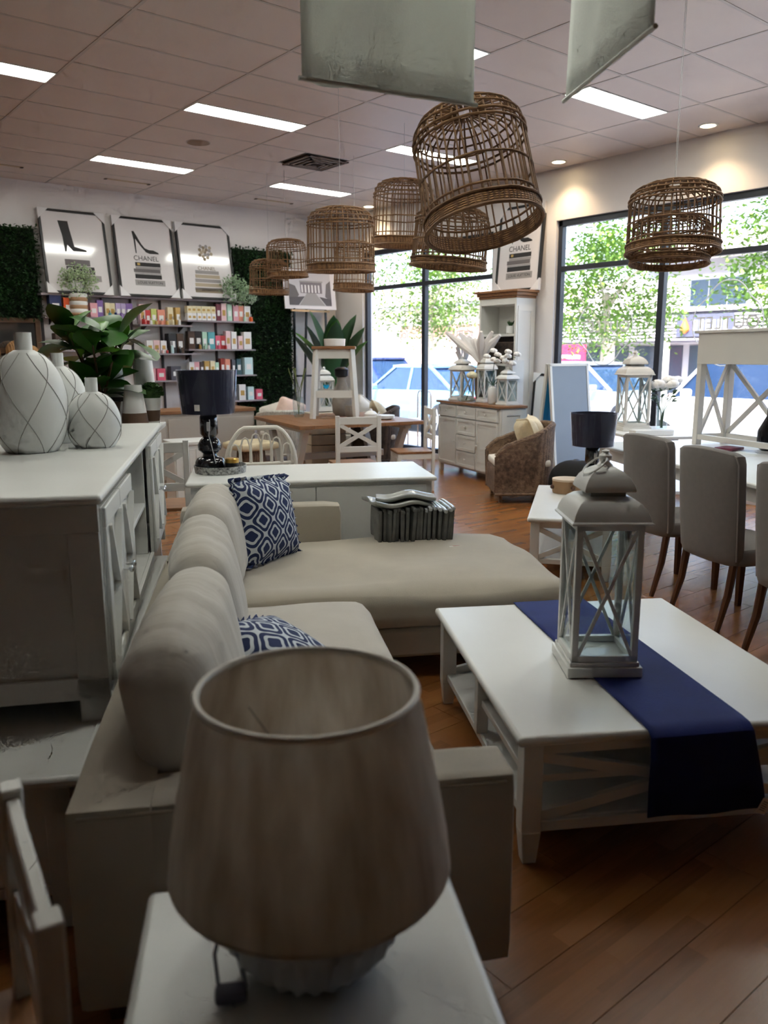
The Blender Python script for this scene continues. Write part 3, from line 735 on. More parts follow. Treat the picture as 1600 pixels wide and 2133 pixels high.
def tub_chair(label, loc, rz, mat=rattan, name='wicker_armchair', cat='armchair', hb=.80, ha=.60, w_=.35, d_=.34, group='wicker armchairs', cush=whitef):
    t = thing(name, label, cat, loc, rz, group)
    P = []
    N = 34
    for i in range(N+1):
        u = i/N*2-1                       # -1 .. 1 round the U
        if abs(u) > .62:
            s = math.copysign(1, u); k = (abs(u)-.62)/.38; x, y = s*w_, -.06*d_/.34+k*(d_+.06)
        else:
            a = u/.62*math.pi/2; x, y = w_*math.sin(a), -.06-(d_-.06)*math.cos(a)
        h = ha+(hb-ha)*(1-min(1, max(0, (abs(u)-.25)/.6)))**.8
        if abs(u) > .9: h -= (abs(u)-.9)*1.1
        P.append((x, y, h))
    v = []; f = []; th = .055
    for (x, y, h) in P:
        k = 1-th/max(.2, math.hypot(x, y))
        for (xx, yy, zz) in ((x*.97, y*.97, .09), (x, y, h*.55), (x*1.02, y*1.02, h), (x*k*1.02, y*k*1.02, h), (x*k, y*k, h*.55), (x*k, y*k, .09)): v.append((xx, yy, zz))
    for i in range(N):
        for j in range(6): f.append((i*6+j, i*6+(j+1) % 6, (i+1)*6+(j+1) % 6, (i+1)*6+j))
    f += [tuple(range(6)), tuple(N*6+j for j in range(5, -1, -1))]
    B().add(v, f).obj('woven_shell', mat, t)
    B().tube([(x*.95, y*.95, h+.005) for (x, y, h) in P], .032, 8).obj('rolled_rim', mat, t)
    B().tube([(x*.985, y*.985, .10) for (x, y, h) in P], .018, 6).obj('bottom_rail', mat, t)
    B().box(-w_*.88, w_*.88, -d_*.6, d_*.98, .09, .37).obj('seat_base', mat, t, bev=.02)
    B().rbox(0, .03, .415, w_*1.74, d_*1.75, .09, .8, (0, 0, .15), 8).obj('seat_cushion', cush, t)
    for sx in (-1, 1):
        for sy in (-1, 1): B().lathe([(.02, 0), (.025, .11)], 10).obj('leg', mat, t, (sx*w_*.8, sy*d_*.78 if sy > 0 else -d_*.62, 0))
    return t
def pillow(label, loc, rot, s=.45, mat=creamf, group=None, th=.16):
    o = B().rbox(0, 0, 0, s, th, s*.92, .9, (-.03, .35, -.03), 12, lambda p, u: (p[0], p[1]*(1.05-max(abs(u[0]), abs(u[2]))**3*.85), p[2])).obj('throw_pillow', mat, None, loc, rot)
    return tag(o, label, 'pillow', group)
def rel(loc, rz, x, y, z):
    return (loc[0]+x*math.cos(rz)-y*math.sin(rz), loc[1]+x*math.sin(rz)+y*math.cos(rz), loc[2]+z)
c1 = (6.62, 5.80, 0); r1 = R(52)
tub_chair('brown wicker tub armchair with two cream pillows in front of the white sideboard end', c1, r1)
pillow('front one of two cream pillows in the wicker armchair beside the navy lamp', rel(c1, r1, -.10, -.05, .69), (R(-22), R(6), r1+R(8)), .44, group='cream pillows')
pillow('rear one of two cream pillows in the wicker armchair beside the navy lamp', rel(c1, r1, .12, -.16, .70), (R(-24), R(-5), r1-R(12)), .44, group='cream pillows')
c2 = (7.12, 8.98, 0); r2_ = R(55)
tub_chair('dark wicker tub armchair between the far dining table and the sideboard', c2, r2_, weave('dark_wicker', (38, 30, 26), (92, 74, 62)))
pillow('large cream pillow filling the dark wicker armchair by the window', rel(c2, r2_, .0, -.06, .70), (R(-26), R(0), r2_), .54, group='cream pillows')
whiter = weave('white_rattan', (196, 190, 178), (232, 228, 218))
c3 = (6.45, 10.35, 0); r3 = R(-35)
tub_chair('pale woven lounge chair with pink and white pillows in front of the second hedge panel', c3, r3, whiter, 'lounge_chair', 'armchair', .72, .60, .40, .36, 'pale lounge chairs')
pinkf = M('pink_cushion', (226, 196, 182), .9, var=.06, vs=14, bump=.2, bs=80)
pillow('pink pillow standing in the pale lounge chair below the hedge panel', rel(c3, r3, .10, -.10, .72), (R(-22), R(20), r3), .42, pinkf)
pillow('white pillow leaning on the pink one in the pale lounge chair', rel(c3, r3, -.14, .02, .66), (R(-24), R(-15), r3+.3), .40, whitef)
c4 = (7.48, 9.85, 0); r4 = R(120)
tub_chair('pale woven lounge chair close to the window behind the tall stool', c4, r4, whiter, 'lounge_chair', 'armchair', .76, .62, .40, .36, 'pale lounge chairs')
pillow('pointed pale pillow in the lounge chair close to the window', rel(c4, r4, 0, -.08, .76), (R(-18), R(45), r4), .34, whitef)

# white rattan hoop chair
wr = M('white_cane', (226, 222, 210), .5)
t = thing('hoop_back_chair', 'white cane chair with looped hoop back behind the low white unit', 'chair', (3.25, 5.62, 0), R(-24))
hp = []
for k in range(21):
    a = math.pi*k/20; hp.append((.27*math.cos(a)*(1 if abs(math.cos(a)) < .98 else 1), -.22-.03*math.sin(a), .70+.30*min(1, 1.15*math.sin(a)) if math.sin(a) > .0 else .7))
hp = [(.26, -.18, 0)]+[(.27, -.2, .45)]+hp+[(-.27, -.2, .45), (-.26, -.18, 0)]
B().tube(hp, .017, 8).obj('hoop_frame', wr, t)
for k in range(6):
    x = -.20+.08*k; zt = 1.0-.28*abs(x)**1.6*4-.02
    lp = [(x-.034, -.235, .73), (x-.036, -.24, zt-.09), (x-.02, -.245, zt-.03), (x, -.245, zt-.018), (x+.02, -.245, zt-.03), (x+.036, -.24, zt-.09), (x+.034, -.235, .73)]
    B().tube(lp, .0075, 6).obj('back_loop', wr, t)
B().tube([(-.265, -.215, .72), (0, -.24, .72), (.265, -.215, .72)], .014, 8).obj('back_rail', wr, t)
for k in range(9): B().tube([(-.22+.055*k, -.232, .71), (-.215+.054*k, -.20, .44)], .007, 6).obj('back_spindle', wr, t)
B().rbox(0, .03, .445, .54, .48, .035, .7, n=6).obj('seat', wr, t)
for (x, y) in ((-.24, .24), (.24, .24)): B().lathe([(.014, 0), (.017, .44)], 10).obj('front_leg', wr, t, (x, y, 0))

# ------------------------------------------------------------------ far dining table and what stands on it
td = (4.95, 7.62, 0); rd = R(-13)
t = thing('dining_table', 'oak-topped dining table on white trestle legs in front of the green hedge', 'table', td, rd)
tw, tl = 1.62, 1.75
for k in range(9):
    B().box(tw*k/9+.001, tw*(k+1)/9-.001, 0, tl, .718, .76).obj('top_plank', oak, t, bev=.003)
for x in (.16, tw-.16):
    for (ya, yb) in ((.22, .62), (tl-.22, tl-.62)):
        B().bar((x, ya, .72), (x, yb, .06), .075, .09, (0, 1, 0)).obj('trestle_leg', whited, t, bev=.004)
    B().box(x-.045, x+.045, .30, tl-.30, 0, .07).obj('foot_rail', whited, t, bev=.004); B().box(x-.04, x+.04, .15, tl-.15, .66, .718).obj('bearer', whited, t)
B().box(.16, tw-.16, tl/2-.04, tl/2+.04, .26, .34).obj('stretcher', whited, t, bev=.004)
sx_ = (6.02, 8.42, .761)
t = thing('bar_stool', 'tall white stool with square oak seat standing on the dining table', 'stool', sx_, R(-38))
B().box(-.27, .27, -.27, .27, .855, .89).obj('seat', oak, t, bev=.006)
for sx in (-1, 1):
    for sy in (-1, 1): B().bar((sx*.27, sy*.27, 0), (sx*.215, sy*.215, .855), .058, .058).obj('leg', whited, t, bev=.004)
for k in range(4):
    a = k*math.pi/2
    B().box(-.215, .215, -.236, -.205, .74, .855).obj('apron', whited, t, rot=(0, 0, a)); B().box(-.25, .25, -.27, -.235, .26, .35).obj('footrest', whited, t, rot=(0, 0, a))
cer = M('white_ceramic', (232, 232, 230), .25)
tag(B().lathe([(.10, 0), (.13, .005), (.135, .09), (.128, .093), (.12, .02), (.001, .018)], 32, fn=lambda r, z, a: r*(1+.02*math.cos(20*a)) if z > .01 and r > .125 else r).obj('fluted_bowl', cer, None, (sx_[0]+.02, sx_[1]+.02, sx_[2]+.891)), 'white fluted bowl on the oak seat of the tall stool', 'bowl')
def jar(name, label, loc, prof, mat, cat='vase', group=None, n=24):
    return tag(B().lathe(prof, n).obj(name, mat, None, loc), label, cat, group)
stonem = M('grey_stone_pot', (158, 150, 140), .7, var=.15, vs=14)
t = thing('stone_urn', 'grey stone urn with black cap under the stool on the dining table', 'vase', (6.22, 8.55, .761))
B().lathe([(.08, 0), (.12, .05), (.13, .18), (.10, .34), (.06, .44), (.055, .50)], 24).obj('body', stonem, t)
B().lathe([(.06, .50), (.085, .52), (.09, .60), (.05, .63), (.001, .63)], 20).obj('lid', black, t)
t = thing('ribbed_pot', 'small ribbed white pot near the front stool leg on the dining table', 'pot', (6.14, 8.24, .761))
B().lathe([(.05, 0), (.075, .03), (.085, .1), (.075, .15), (.06, .16)], 32, fn=lambda r, z, a: r*(1+.03*math.cos(16*a))).obj('body', stonem, t)
t = thing('glass_jar', 'clear glass jar with pampas stems behind the stool on the dining table', 'vase', (5.68, 8.75, .761))
B().shell([(.05, 0), (.07, .03), (.075, .2), (.06, .26)], 20, .004).obj('body', thin, t)
for k in range(7): B().tube([(0, 0, .02), (.03*math.cos(k), .03*math.sin(k), .3), (.12*math.cos(k*1.3), .12*math.sin(k*1.3), .62)], [.002, .003, .006], 5).obj('stem', M('pale_green_stem', (122, 132, 84), .8), t)
t = thing('stacked_plates', 'stack of white plates on the dining table beyond the stool', 'plates', (6.30, 7.75, .761))
for k in range(5): B().lathe([(.001, 0), (.07, 0), (.12, .016), (.118, .02), (.07, .006), (.001, .006)], 28).obj('plate', cer, t, (0, 0, .008*k))
t = thing('white_teapot', 'white lidded pot on the dining table between the stool and its right edge', 'pot', (6.05, 7.72, .761))
B().lathe([(.05, 0), (.08, .03), (.08, .08), (.05, .11), (.02, .12), (.015, .14), (.001, .145)], 24).obj('body', cer, t); B().tube([(.07, 0, .05), (.11, 0, .06), (.13, 0, .10)], [.016, .012, .009], 8).obj('spout', cer, t)
# low wooden boxes and stacked timber tables by the lounge chair
t = thing('timber_crate', 'low pale wood box standing between lounge chair and stool', 'box', (6.55, 9.42, 0), R(-20))
for k in range(5): B().box(-.25, .25, -.2, .2, .15*k+.005, .15*k+.145).obj('slat_tier', M('pale_timber', (206, 192, 168), .7, var=.08, vs=8), t, bev=.004)
lantern('white lantern with turquoise heart ornament in front of the second hedge panel', (6.62, 9.52, .76), R(-20), .24, .62, heart=True)

# ------------------------------------------------------------------ sideboard
ts = (7.063, 6.546, 0); rs = -R(15.5)
t = thing('sideboard', 'white sideboard with oak top, three drawers over doors and a central drawer stack', 'sideboard', ts, rs)
Ls, Ds, Hs = 1.55, .37, .945
B().box(-.03, Ds+.005, -.03, Ls+.03, Hs-.03, Hs).obj('top', oak, t, bev=.005)
B().box(.01, Ds, .0, Ls, .09, Hs-.03).obj('body', whited, t, bev=.004)
for (x, y) in ((.03, .03), (.03, Ls-.03), (Ds-.03, .03), (Ds-.03, Ls-.03)): B().box(x-.025, x+.025, y-.025, y+.025, 0, .09).obj('foot', whited, t)
def front(kind, ya, yb, za, zb):
    d = B().box(-.012, .01, ya, yb, za, zb).obj(kind, whited, t, bev=.002)
    e = .035; fr = B(); fr.box(-.02, -.012, ya, yb, za, za+e); fr.box(-.02, -.012, ya, yb, zb-e, zb); fr.box(-.02, -.012, ya, ya+e, za+e, zb-e); fr.box(-.02, -.012, yb-e, yb, za+e, zb-e)
    fr.obj('raised_frame', whited, d)
    ky, kz = (ya+yb)/2, (za+zb)/2
    if kind == 'door': ky = yb-.03 if ya < .5 else ya+.03
    B().lathe([(.006, 0), (.006, .015), (.016, .02), (.016, .028), (.001, .032)], 12).obj('knob', whited, d, (-.018, ky, kz), (0, R(-90), 0))
for k in range(3): front('drawer', .03+k*.505, .03+k*.505+.485, .75, .895)
front('door', .03, .515, .12, .735); front('door', 1.04, 1.525, .12, .735)
for k in range(3): front('drawer', .535, 1.02, .12+.208*k, .12+.208*k+.198)
ef = B(); ef.box(.03, Ds-.02, -.012, 0, .12, .2); ef.box(.03, Ds-.02, -.012, 0, .83, .9); ef.box(.03, .10, -.012, 0, .2, .83); ef.box(Ds-.09, Ds-.02, -.012, 0, .2, .83); ef.obj('end_frame', whited, t)
def on_sb(x, y, z=0): return rel(ts, rs, x, y, Hs+z)
lantern('broad glass lantern at the window end of the sideboard below the pampas plume', on_sb(.2, 1.28, .001), rs+R(12), .26, .58)
lantern('narrow glass lantern in the middle of the sideboard behind the single rose', on_sb(.28, .78, .001), rs, .2, .60)
lantern('small glass lantern at the near end of the sideboard beside the orchid', on_sb(.19, .14, .001), rs+R(8), .2, .46)
lantern('slim glass lantern behind the orchid vase on the sideboard', on_sb(.33, .38, .001), rs, .17, .42)
leafm = M('dark_leaf', (44, 84, 34), .45, c2=(26, 54, 24), vs=5)
petal = M('white_petal', (240, 238, 234), .7, var=.04, vs=20)
def bloom(par, c, r, mat, n=9):
    b = B(); rnd = random.Random(int(c[0]*1000+c[2]*777))
    for k in range(n):
        a = k*2.4; rr_ = r*(.25+.6*k/n); b.ball((c[0]+rr_*.6*math.cos(a), c[1]+rr_*.6*math.sin(a), c[2]+r*.4*(1-k/n)), r*(.45+.2*k/n), 8, 6, (1, 1, .8))
    return b.obj('blossom', mat, par)
t = thing('rose_display', 'single cream rose lying-stem display in clear glass dish on the sideboard', 'flower', on_sb(.12, .98, .001))
B().shell([(.10, 0), (.13, .02), (.14, .05)], 24, .005).obj('glass_dish', thin, t)
B().tube([(.0, .03, .02), (0, -.02, .12), (.01, -.06, .30)], .006, 6).obj('stem', leafm, t)
bloom(t, (.01, -.06, .33), .075, M('cream_petal', (232, 230, 200), .7), 12)
t = thing('orchid', 'white orchid in a white vase at the near front of the sideboard', 'flower', on_sb(.10, .33, .001))
B().lathe([(.045, 0), (.06, .02), (.062, .16), (.05, .2), (.03, .21), (.03, .225)], 24).obj('vase', cer, t)
B().tube([(0, 0, .2), (0, 0, .42), (.01, -.02, .55), (.03, -.16, .60), (.04, -.32, .56)], .004, 6).obj('stem', leafm, t)
for k in range(4):
    a = k*1.6+.4; B().add([(0, 0, .22), (.05*math.cos(a)-.012, .05*math.sin(a), .27), (.11*math.cos(a), .11*math.sin(a), .31), (.05*math.cos(a)+.012, .05*math.sin(a), .265)], [(0, 1, 2, 3)]).obj('leaf', leafm, t)
for k in range(11): bloom(t, (.01+random.uniform(-.05, .05), .10-.045*k, .56+.05*math.sin(k*1.9)+random.uniform(-.03, .04)), .05, petal, 6)
t = thing('pampas_vase', 'tall taupe vase of white pampas plumes on the sideboard in front of the bookcase', 'vase', on_sb(.33, 1.02, .001))
B().lathe([(.05, 0), (.075, .1), (.08, .3), (.05, .46), (.045, .5)], 24).obj('vase', M('taupe_vase', (128, 112, 98), .6), t)
plume = M('pampas_white', (236, 232, 230), .95, bump=.5, bs=60)
for k in range(9):
    dy = -.16+.055*k+random.uniform(-.02, .02); dx = random.uniform(-.1, .06)
    B().tube([(0, 0, .45), (dx*.4, dy*.4, .6), (dx, dy*1.1, .74), (dx*1.5, dy*1.9, .84+.05*math.sin(k))], [.006, .035, .055, .02], 8).obj('plume', plume, t)
t = thing('cotton_jar', 'glass jar of dried white blossom behind the broad lantern on the sideboard', 'vase', on_sb(.30, 1.44, .001))
B().shell([(.05, 0), (.06, .1), (.05, .3)], 20, .004).obj('body', thin, t)
for k in range(10):
    B().tube([(0, 0, .05), (.02*math.cos(k), .02*math.sin(k), .4), (.09*math.cos(k*2.2), .09*math.sin(k*2.2), .62+.02*k)], [.002, .003, .022], 6).obj('spray', plume, t)
t = thing('card_box', 'white gift box with a ring mark behind the orchid on the sideboard', 'box', on_sb(.30, .17, .001), rs)
B().box(-.08, .08, -.08, .08, 0, .53).obj('carton', cer, t); B().tube([(-.082, .045*math.cos(2*math.pi*k/20), .40+.05*math.sin(2*math.pi*k/20)) for k in range(20)], .003, 5, True).obj('ring_mark', M('pale_grey_print', (190, 188, 190), .6), t)

# ------------------------------------------------------------------ bookcase
t = thing('bookcase', 'tall narrow white bookcase with oak cornice against the window pier', 'bookcase', (7.76, 6.95, 0))
Wb, Db, Hb = .64, .36, 2.24
body = B(); body.box(0, Db, 0, .03, 0, Hb); body.box(0, Db, Wb-.03, Wb, 0, Hb); body.box(Db-.015, Db, .03, Wb-.03, 0, Hb); body.box(0, Db, .03, Wb-.03, Hb-.08, Hb); body.box(0, Db, .03, Wb-.03, 0, .1)
body.obj('carcass', whited, t, bev=.003)
for z in (.5, .95, 1.40, 1.77): B().box(.01, Db-.015, .03, Wb-.03, z, z+.03).obj('shelf', whited, t)
co = B(); 
for i, (e, z0, z1) in enumerate(((.01, Hb, Hb+.03), (.03, Hb+.03, Hb+.07), (.055, Hb+.07, Hb+.10))): co.box(-e, Db, -e, Wb+e, z0, z1)
co.obj('cornice', oak, t, bev=.006)
sf = B(); sf.box(.03, Db-.03, -.008, 0, .1, .16); sf.box(.03, Db-.03, -.008, 0, Hb-.16, Hb-.1); sf.box(.03, .09, -.008, 0, .16, Hb-.16); sf.box(Db-.09, Db-.03, -.008, 0, .16, Hb-.16); sf.obj('side_frame', whited, t)
t = thing('wicker_basket', 'dark wicker basket on the middle shelf of the bookcase', 'basket', (7.775, 6.995, 1.432))
B().box(0, .28, 0, .55, 0, .27).obj('basket', weave('dark_wicker', (38, 30, 26), (92, 74, 62)), t, bev=.015)
B().box(-.004, .0, .20, .26, .19, .22).obj('hand_hole', black, t); B().box(-.004, .0, .29, .35, .19, .22).obj('hand_hole', black, t)
t = thing('succulent_pot', 'small white pot with dark succulent on the top bookcase shelf', 'plant', (7.86, 7.13, 1.801))
B().lathe([(.045, 0), (.055, .01), (.055, .10), (.048, .10), (.045, .09)], 20).obj('pot', cer, t)
for k in range(9):
    a = k*.7; B().tube([(0, 0, .09), (.03*math.cos(a), .03*math.sin(a), .13), (.045*math.cos(a), .045*math.sin(a), .15+.01*(k % 3))], [.01, .009, .002], 6).obj('leaf', leafm, t)

# ------------------------------------------------------------------ lamps with navy shades
def navy_lamp(label, loc, rz, s=1.0, sticker=True):
    t = thing('navy_lamp', label, 'lamp', loc, rz, 'navy lamps')
    dk = M('gloss_black_base', (18, 19, 24), .15, coat=.5)
    B().lathe([(.001, 0), (.10*s, 0), (.105*s, .012*s), (.10*s, .06*s), (.085*s, .085*s), (.05*s, .10*s), (.045*s, .115*s), (.075*s, .14*s), (.08*s, .175*s), (.06*s, .21*s), (.042*s, .225*s), (.06*s, .25*s), (.06*s, .36*s), (.045*s, .385*s), (.03*s, .40*s)], 32).obj('base', dk, t)
    sh = B().shell([(.170*s, .385*s), (.195*s, .665*s)], 48, .004).obj('shade', navy, t)
    B().shell([(.176*s, .378*s), (.200*s, .672*s)], 48, .001).obj('plastic_wrap', plast, sh)
    if sticker: B().box(-.018*s, .018*s, -.179*s, -.177*s, .41*s, .45*s).obj('sticker', M('tag_card', (232, 226, 218), .6), sh, rot=(0, 0, R(-20)))
    B().tube([(.0, -.03*s, .40*s), (.01*s, -.065*s, .33*s), (.0, -.06*s, .24*s), (.02*s, -.085*s, .16*s), (.04*s, -.11*s, .06*s)], .003, 6).obj('cord', cord, t)
    B().box(-.012, .012, -.078*s, -.06*s, .27*s, .33*s).obj('switch', cord, t, bev=.003)
    return t
tr = W(-.22, 5.47, .776)
t = thing('patterned_tray', 'round black tray with black and white patterned rim under the navy lamp', 'tray', tr)
B().shell([(.168, 0), (.175, .05)], 40, .006).obj('rim', M('patterned_rim', (190, 190, 186), .4, c2=(40, 40, 44), vs=60), t)
B().lathe([(.001, .001), (.168, .001), (.168, .008), (.001, .008)], 40).obj('tray_base', black, t)
lampx = W(-.285, 5.49, .785)
navy_lamp('navy drum-shade lamp with black turned base on the low white unit', lampx, FZ)
t = thing('gold_candle', 'small black candle jar with gold lid on the patterned tray', 'candle', W(-.14, 5.42, .785))
B().lathe([(.04, 0), (.045, .005), (.045, .06), (.001, .06)], 24).obj('jar', black, t); B().lathe([(.046, .06), (.046, .085), (.04, .09), (.001, .09)], 24).obj('lid', M('brushed_gold', (198, 158, 82), .3, .9), t)
navy_lamp('navy drum-shade lamp behind the tall white lantern', W(2.77, 6.24, .436), FZ, .96, False)
t = thing('round_wooden_box', 'round pale wooden box with knob handles on the smaller coffee table', 'box', W(2.53, 6.16, .436), FZ)
B().lathe([(.001, 0), (.115, 0), (.12, .01), (.12, .10), (.001, .10)], 32).obj('drum', M('log_wood', (160, 126, 92), .7, var=.12, vs=9, bump=.3, bs=30), t); B().lathe([(.122, .10), (.122, .115), (.001, .118)], 32).obj('lid', M('log_end', (216, 196, 170), .7), t)
for a in (0, 1.6, 3.14, 4.7): B().ball((.128*math.cos(a), .128*math.sin(a), .05), .018, 10, 8).obj('knob', darkwood, t)
t = thing('black_pouf', 'round black pouf on the floor behind the wicker armchair', 'pouf', (6.72, 5.14, 0))
B().rbox(0, 0, .24, .52, .52, .46, .95, n=10).obj('cover', M('black_cloth', (16, 16, 18), .95), t); B().lathe([(.05, .47), (.02, .485), (.001, .487)], 14).obj('button', black, t)

# ------------------------------------------------------------------ dining table by the window and console displayed on it
t = thing('white_dining_table', 'long white dining table beside the row of grey chairs', 'table', W(3.0, 2.75), FZ)
panel_top(B(), 0, 1.32, 0, 4.05, .77, .035).obj('top', white, t, bev=.01)
for (x, y) in ((.08, .1), (1.24, .1), (.08, 3.95), (1.24, 3.95)): B().box(x-.045, x+.045, y-.045, y+.045, 0, .735).obj('leg', white, t, bev=.004)
ap = B(); ap.box(.05, 1.27, .08, .1, .64, .735); ap.box(.05, 1.27, 3.95, 3.97, .64, .735); ap.box(.06, .08, .1, 3.95, .64, .735); ap.box(1.24, 1.26, .1, 3.95, .64, .735); ap.obj('apron', white, t)
hx = W(3.80, 6.50, .771); hr = -R(21)-math.pi/2
consolew = M('console_white', (214, 210, 202), .45, var=.02, vs=4)  # slightly greyer, rougher white for the console and the lantern near it
t = thing('console_table', 'white console table with crossed bars displayed upside on the white dining table', 'console table', hx, hr)
t['label'] = 'white console table with deep apron and crossed bars standing on the white dining table'
Lh, Dh, Hh = 1.55, .36, .97
B().box(-.03, Lh+.03, -.02, Dh+.02, Hh-.025, Hh).obj('top', consolew, t, bev=.005)
hb = B(); hb.box(0, Lh, 0, .02, Hh-.28, Hh-.025); hb.box(0, Lh, Dh-.02, Dh, Hh-.28, Hh-.025); hb.box(0, .02, .02, Dh-.02, Hh-.28, Hh-.025); hb.box(Lh-.02, Lh, .02, Dh-.02, Hh-.28, Hh-.025); hb.obj('apron', consolew, t, bev=.003)
lb = B().box(.06, .16, Dh, Dh+.001, Hh-.26, Hh-.06).obj('paper_label', M('label_grey', (176, 172, 166), .7), t)
for k in range(6): B().box(.07, .15-.01*(k % 3), Dh+.001, Dh+.0016, Hh-.10-.025*k, Hh-.094-.025*k).obj('printed_line', M('tag_line', (120, 120, 122), .7), lb)
B().box(.06, .16, Dh+.001, Dh+.0025, Hh-.258, Hh-.248).obj('handle_slot', black, t)
for x in (.03, Lh/2, Lh-.03):
    for y in (.03, Dh-.03):
        if x == Lh/2 and y < .1: continue
        B().box(x-.028, x+.028, y-.028, y+.028, 0 if x != Lh/2 else .05, Hh-.28).obj('leg', consolew, t, bev=.003)
for y in (.03, Dh-.03): B().box(.05, Lh-.05, y-.02, y+.02, .045, .09).obj('lower_rail', consolew, t, bev=.003)
for x in (.03, Lh-.03): B().box(x-.02, x+.02, .05, Dh-.05, .045, .09).obj('end_rail', consolew, t, bev=.003)
for (xa, xb) in ((.05, Lh/2-.03), (Lh/2+.03, Lh-.05)):
    B().bar((xa, Dh-.03, .09), (xb, Dh-.031, Hh-.28), .024, .038).obj('cross_bar', consolew, t, bev=.002); B().bar((xa, Dh-.032, Hh-.28), (xb, Dh-.03, .09), .024, .038).obj('cross_bar', consolew, t, bev=.002)
for x in (.03, Lh-.03): B().bar((x, .05, .09), (x, Dh-.05, Hh-.28), .022, .034, (1, 0, 0)).obj('end_bar', consolew, t); B().bar((x+.001, .05, Hh-.28), (x+.001, Dh-.05, .09), .022, .034, (1, 0, 0)).obj('end_bar', consolew, t)
t = thing('dark_vase', 'black bottle vase with wiry twigs behind the console bars', 'vase', W(4.14, 5.92, .772))
B().lathe([(.05, 0), (.09, .03), (.09, .16), (.03, .28), (.025, .40), (.03, .42)], 20).obj('vase', M('gloss_black_base', (18, 19, 24), .15, coat=.5), t)
for k in range(8): B().tube([(0, 0, .4), (.03*math.cos(k), .03*math.sin(k), .55), (.07*math.cos(k*1.7), .07*math.sin(k*1.7), .78+.015*k)], .003, 5).obj('twig', black, t)
tag(B().rbox(0, 0, .012, .2, .15, .024, .4, n=4).obj('red_book', M('burgundy_cover', (112, 36, 60), .5), None, W(3.86, 6.02, .772), (0, 0, FZ+.5)), 'flat burgundy book under the console table rail', 'book')
# second white table with lantern and bouquet near the glass
t = thing('window_console', 'white console near the glass carrying the tall lantern and rose bouquet', 'console', W(3.60, 7.12), FZ)
panel_top(B(), 0, .95, 0, 1.1, .77, .03).obj('top', white, t, bev=.008)
for (x, y) in ((.05, .05), (.9, .05), (.05, 1.05), (.9, 1.05)): B().box(x-.03, x+.03, y-.03, y+.03, 0, .74).obj('leg', white, t)
B().box(.03, .92, .03, 1.07, .2, .23).obj('shelf', white, t)
lantern('tall white lantern on the window console beside the rose bouquet', W(3.90, 7.84, .772), FZ-R(5), .30, .80, consolew)
t = thing('rose_bouquet', 'bouquet of white roses in clear glass vase on the window console', 'flowers', W(4.20, 7.78, .772))
B().shell([(.05, 0), (.055, .02), (.06, .22), (.065, .24)], 24, .004).obj('vase', thin, t)
for k in range(9): B().tube([(.01*math.cos(k), .01*math.sin(k), .02), (.02*math.cos(k*1.4), .02*math.sin(k*1.4), .2), (.10*math.cos(k*1.4), .10*math.sin(k*1.4), .36)], .004, 5).obj('stem', leafm, t)
for k in range(9): bloom(t, (.2*math.cos(k*2.4)*(.25+.09*k), .2*math.sin(k*2.4)*(.25+.09*k), .43+.035*(k % 3)), .07, petal, 10)
lf = B().add([(0, -.005, 0), (.03, -.025, .01), (.075, 0, .004), (.03, .025, .01)], [(0, 1, 2, 3)]).obj('leaf', leafm, t, (0, 0, .36))
for k in range(44): inst(lf, t, (.09*math.cos(k*2.4), .09*math.sin(k*2.4), .28+.0045*k), (random.uniform(-.6, .6), random.uniform(-.8, .3), k*2.4))
t = thing('white_planter', 'small white rectangular trough on the end of the window console', 'planter', W(3.84, 7.30, .772), FZ)
B().box(-.2, .2, -.07, .07, 0, .05).obj('trough', cer, t, bev=.004); B().box(-.18, .18, -.05, .05, .05, .052).obj('inside', whited, t)
# leaning sandwich board and framed board
t = thing('sandwich_board', 'folding sign board with grey face and turquoise side panel by the window', 'sign', (7.62, 6.02, 0), R(-8))
for (s, mt_) in ((1, M('board_grey', (124, 134, 146), .4, var=.03, vs=3)), (-1, M('board_cyan', (20, 150, 205), .5))):
    p = B().box(-.27, .27, -.012, .012, 0, 1.42).obj('panel', mt_, t, (0, -s*.20, 0), (R(-7.2*s), 0, 0))
    fr = B(); fr.box(-.30, -.27, -.018, .018, -.0, 1.44); fr.box(.27, .30, -.018, .018, 0, 1.44); fr.box(-.30, .30, -.018, .018, 1.42, 1.45); fr.obj('panel_frame', whited, p)
t = thing('framed_board', 'black framed white board with corner protector leaning behind the sideboard', 'picture', (8.07, 6.72, .35), group=None, rot=(0, R(-4), R(90)))
B().box(-.35, .2, -.006, .006, 0, .92).obj('board', cer, t)
fr = B(); fr.box(-.38, -.35, -.015, .015, -.03, .95); fr.box(.2, .23, -.015, .015, -.03, .95); fr.box(-.35, .2, -.015, .015, .92, .95); fr.box(-.35, .2, -.015, .015, -.03, 0); fr.obj('frame', black, t)
for (x, z) in ((-.385, .955), (.235, .955)): s = 1 if x < 0 else -1; B().prism([(x, -.02, z), (x+s*.13, -.02, z), (x, -.02, z-.13)], (0, .04, 0)).obj('corner_protector', cer, t)
t = thing('wire_chair', 'wire-mesh cafe chair outside the glass, seen above the dark wicker armchair', 'chair', (9.1, 10.15, -.03), R(75))
B().tube([(-.25, 0, .5), (-.25, 0, .9), (-.2, 0, .97), (.2, 0, .97), (.25, 0, .9), (.25, 0, .5)], .011, 8).obj('back_hoop', M('copper_wire', (150, 116, 92), .4, .6), t)
for k in range(9): B().tube([(-.22+.055*k, 0, .5), (-.22+.055*k, 0, .965)], .004, 5).obj('wire', wr, t)
for k in range(5): B().tube([(-.25, .002, .52+.09*k), (.25, .002, .52+.09*k)], .004, 5).obj('wire', wr, t)
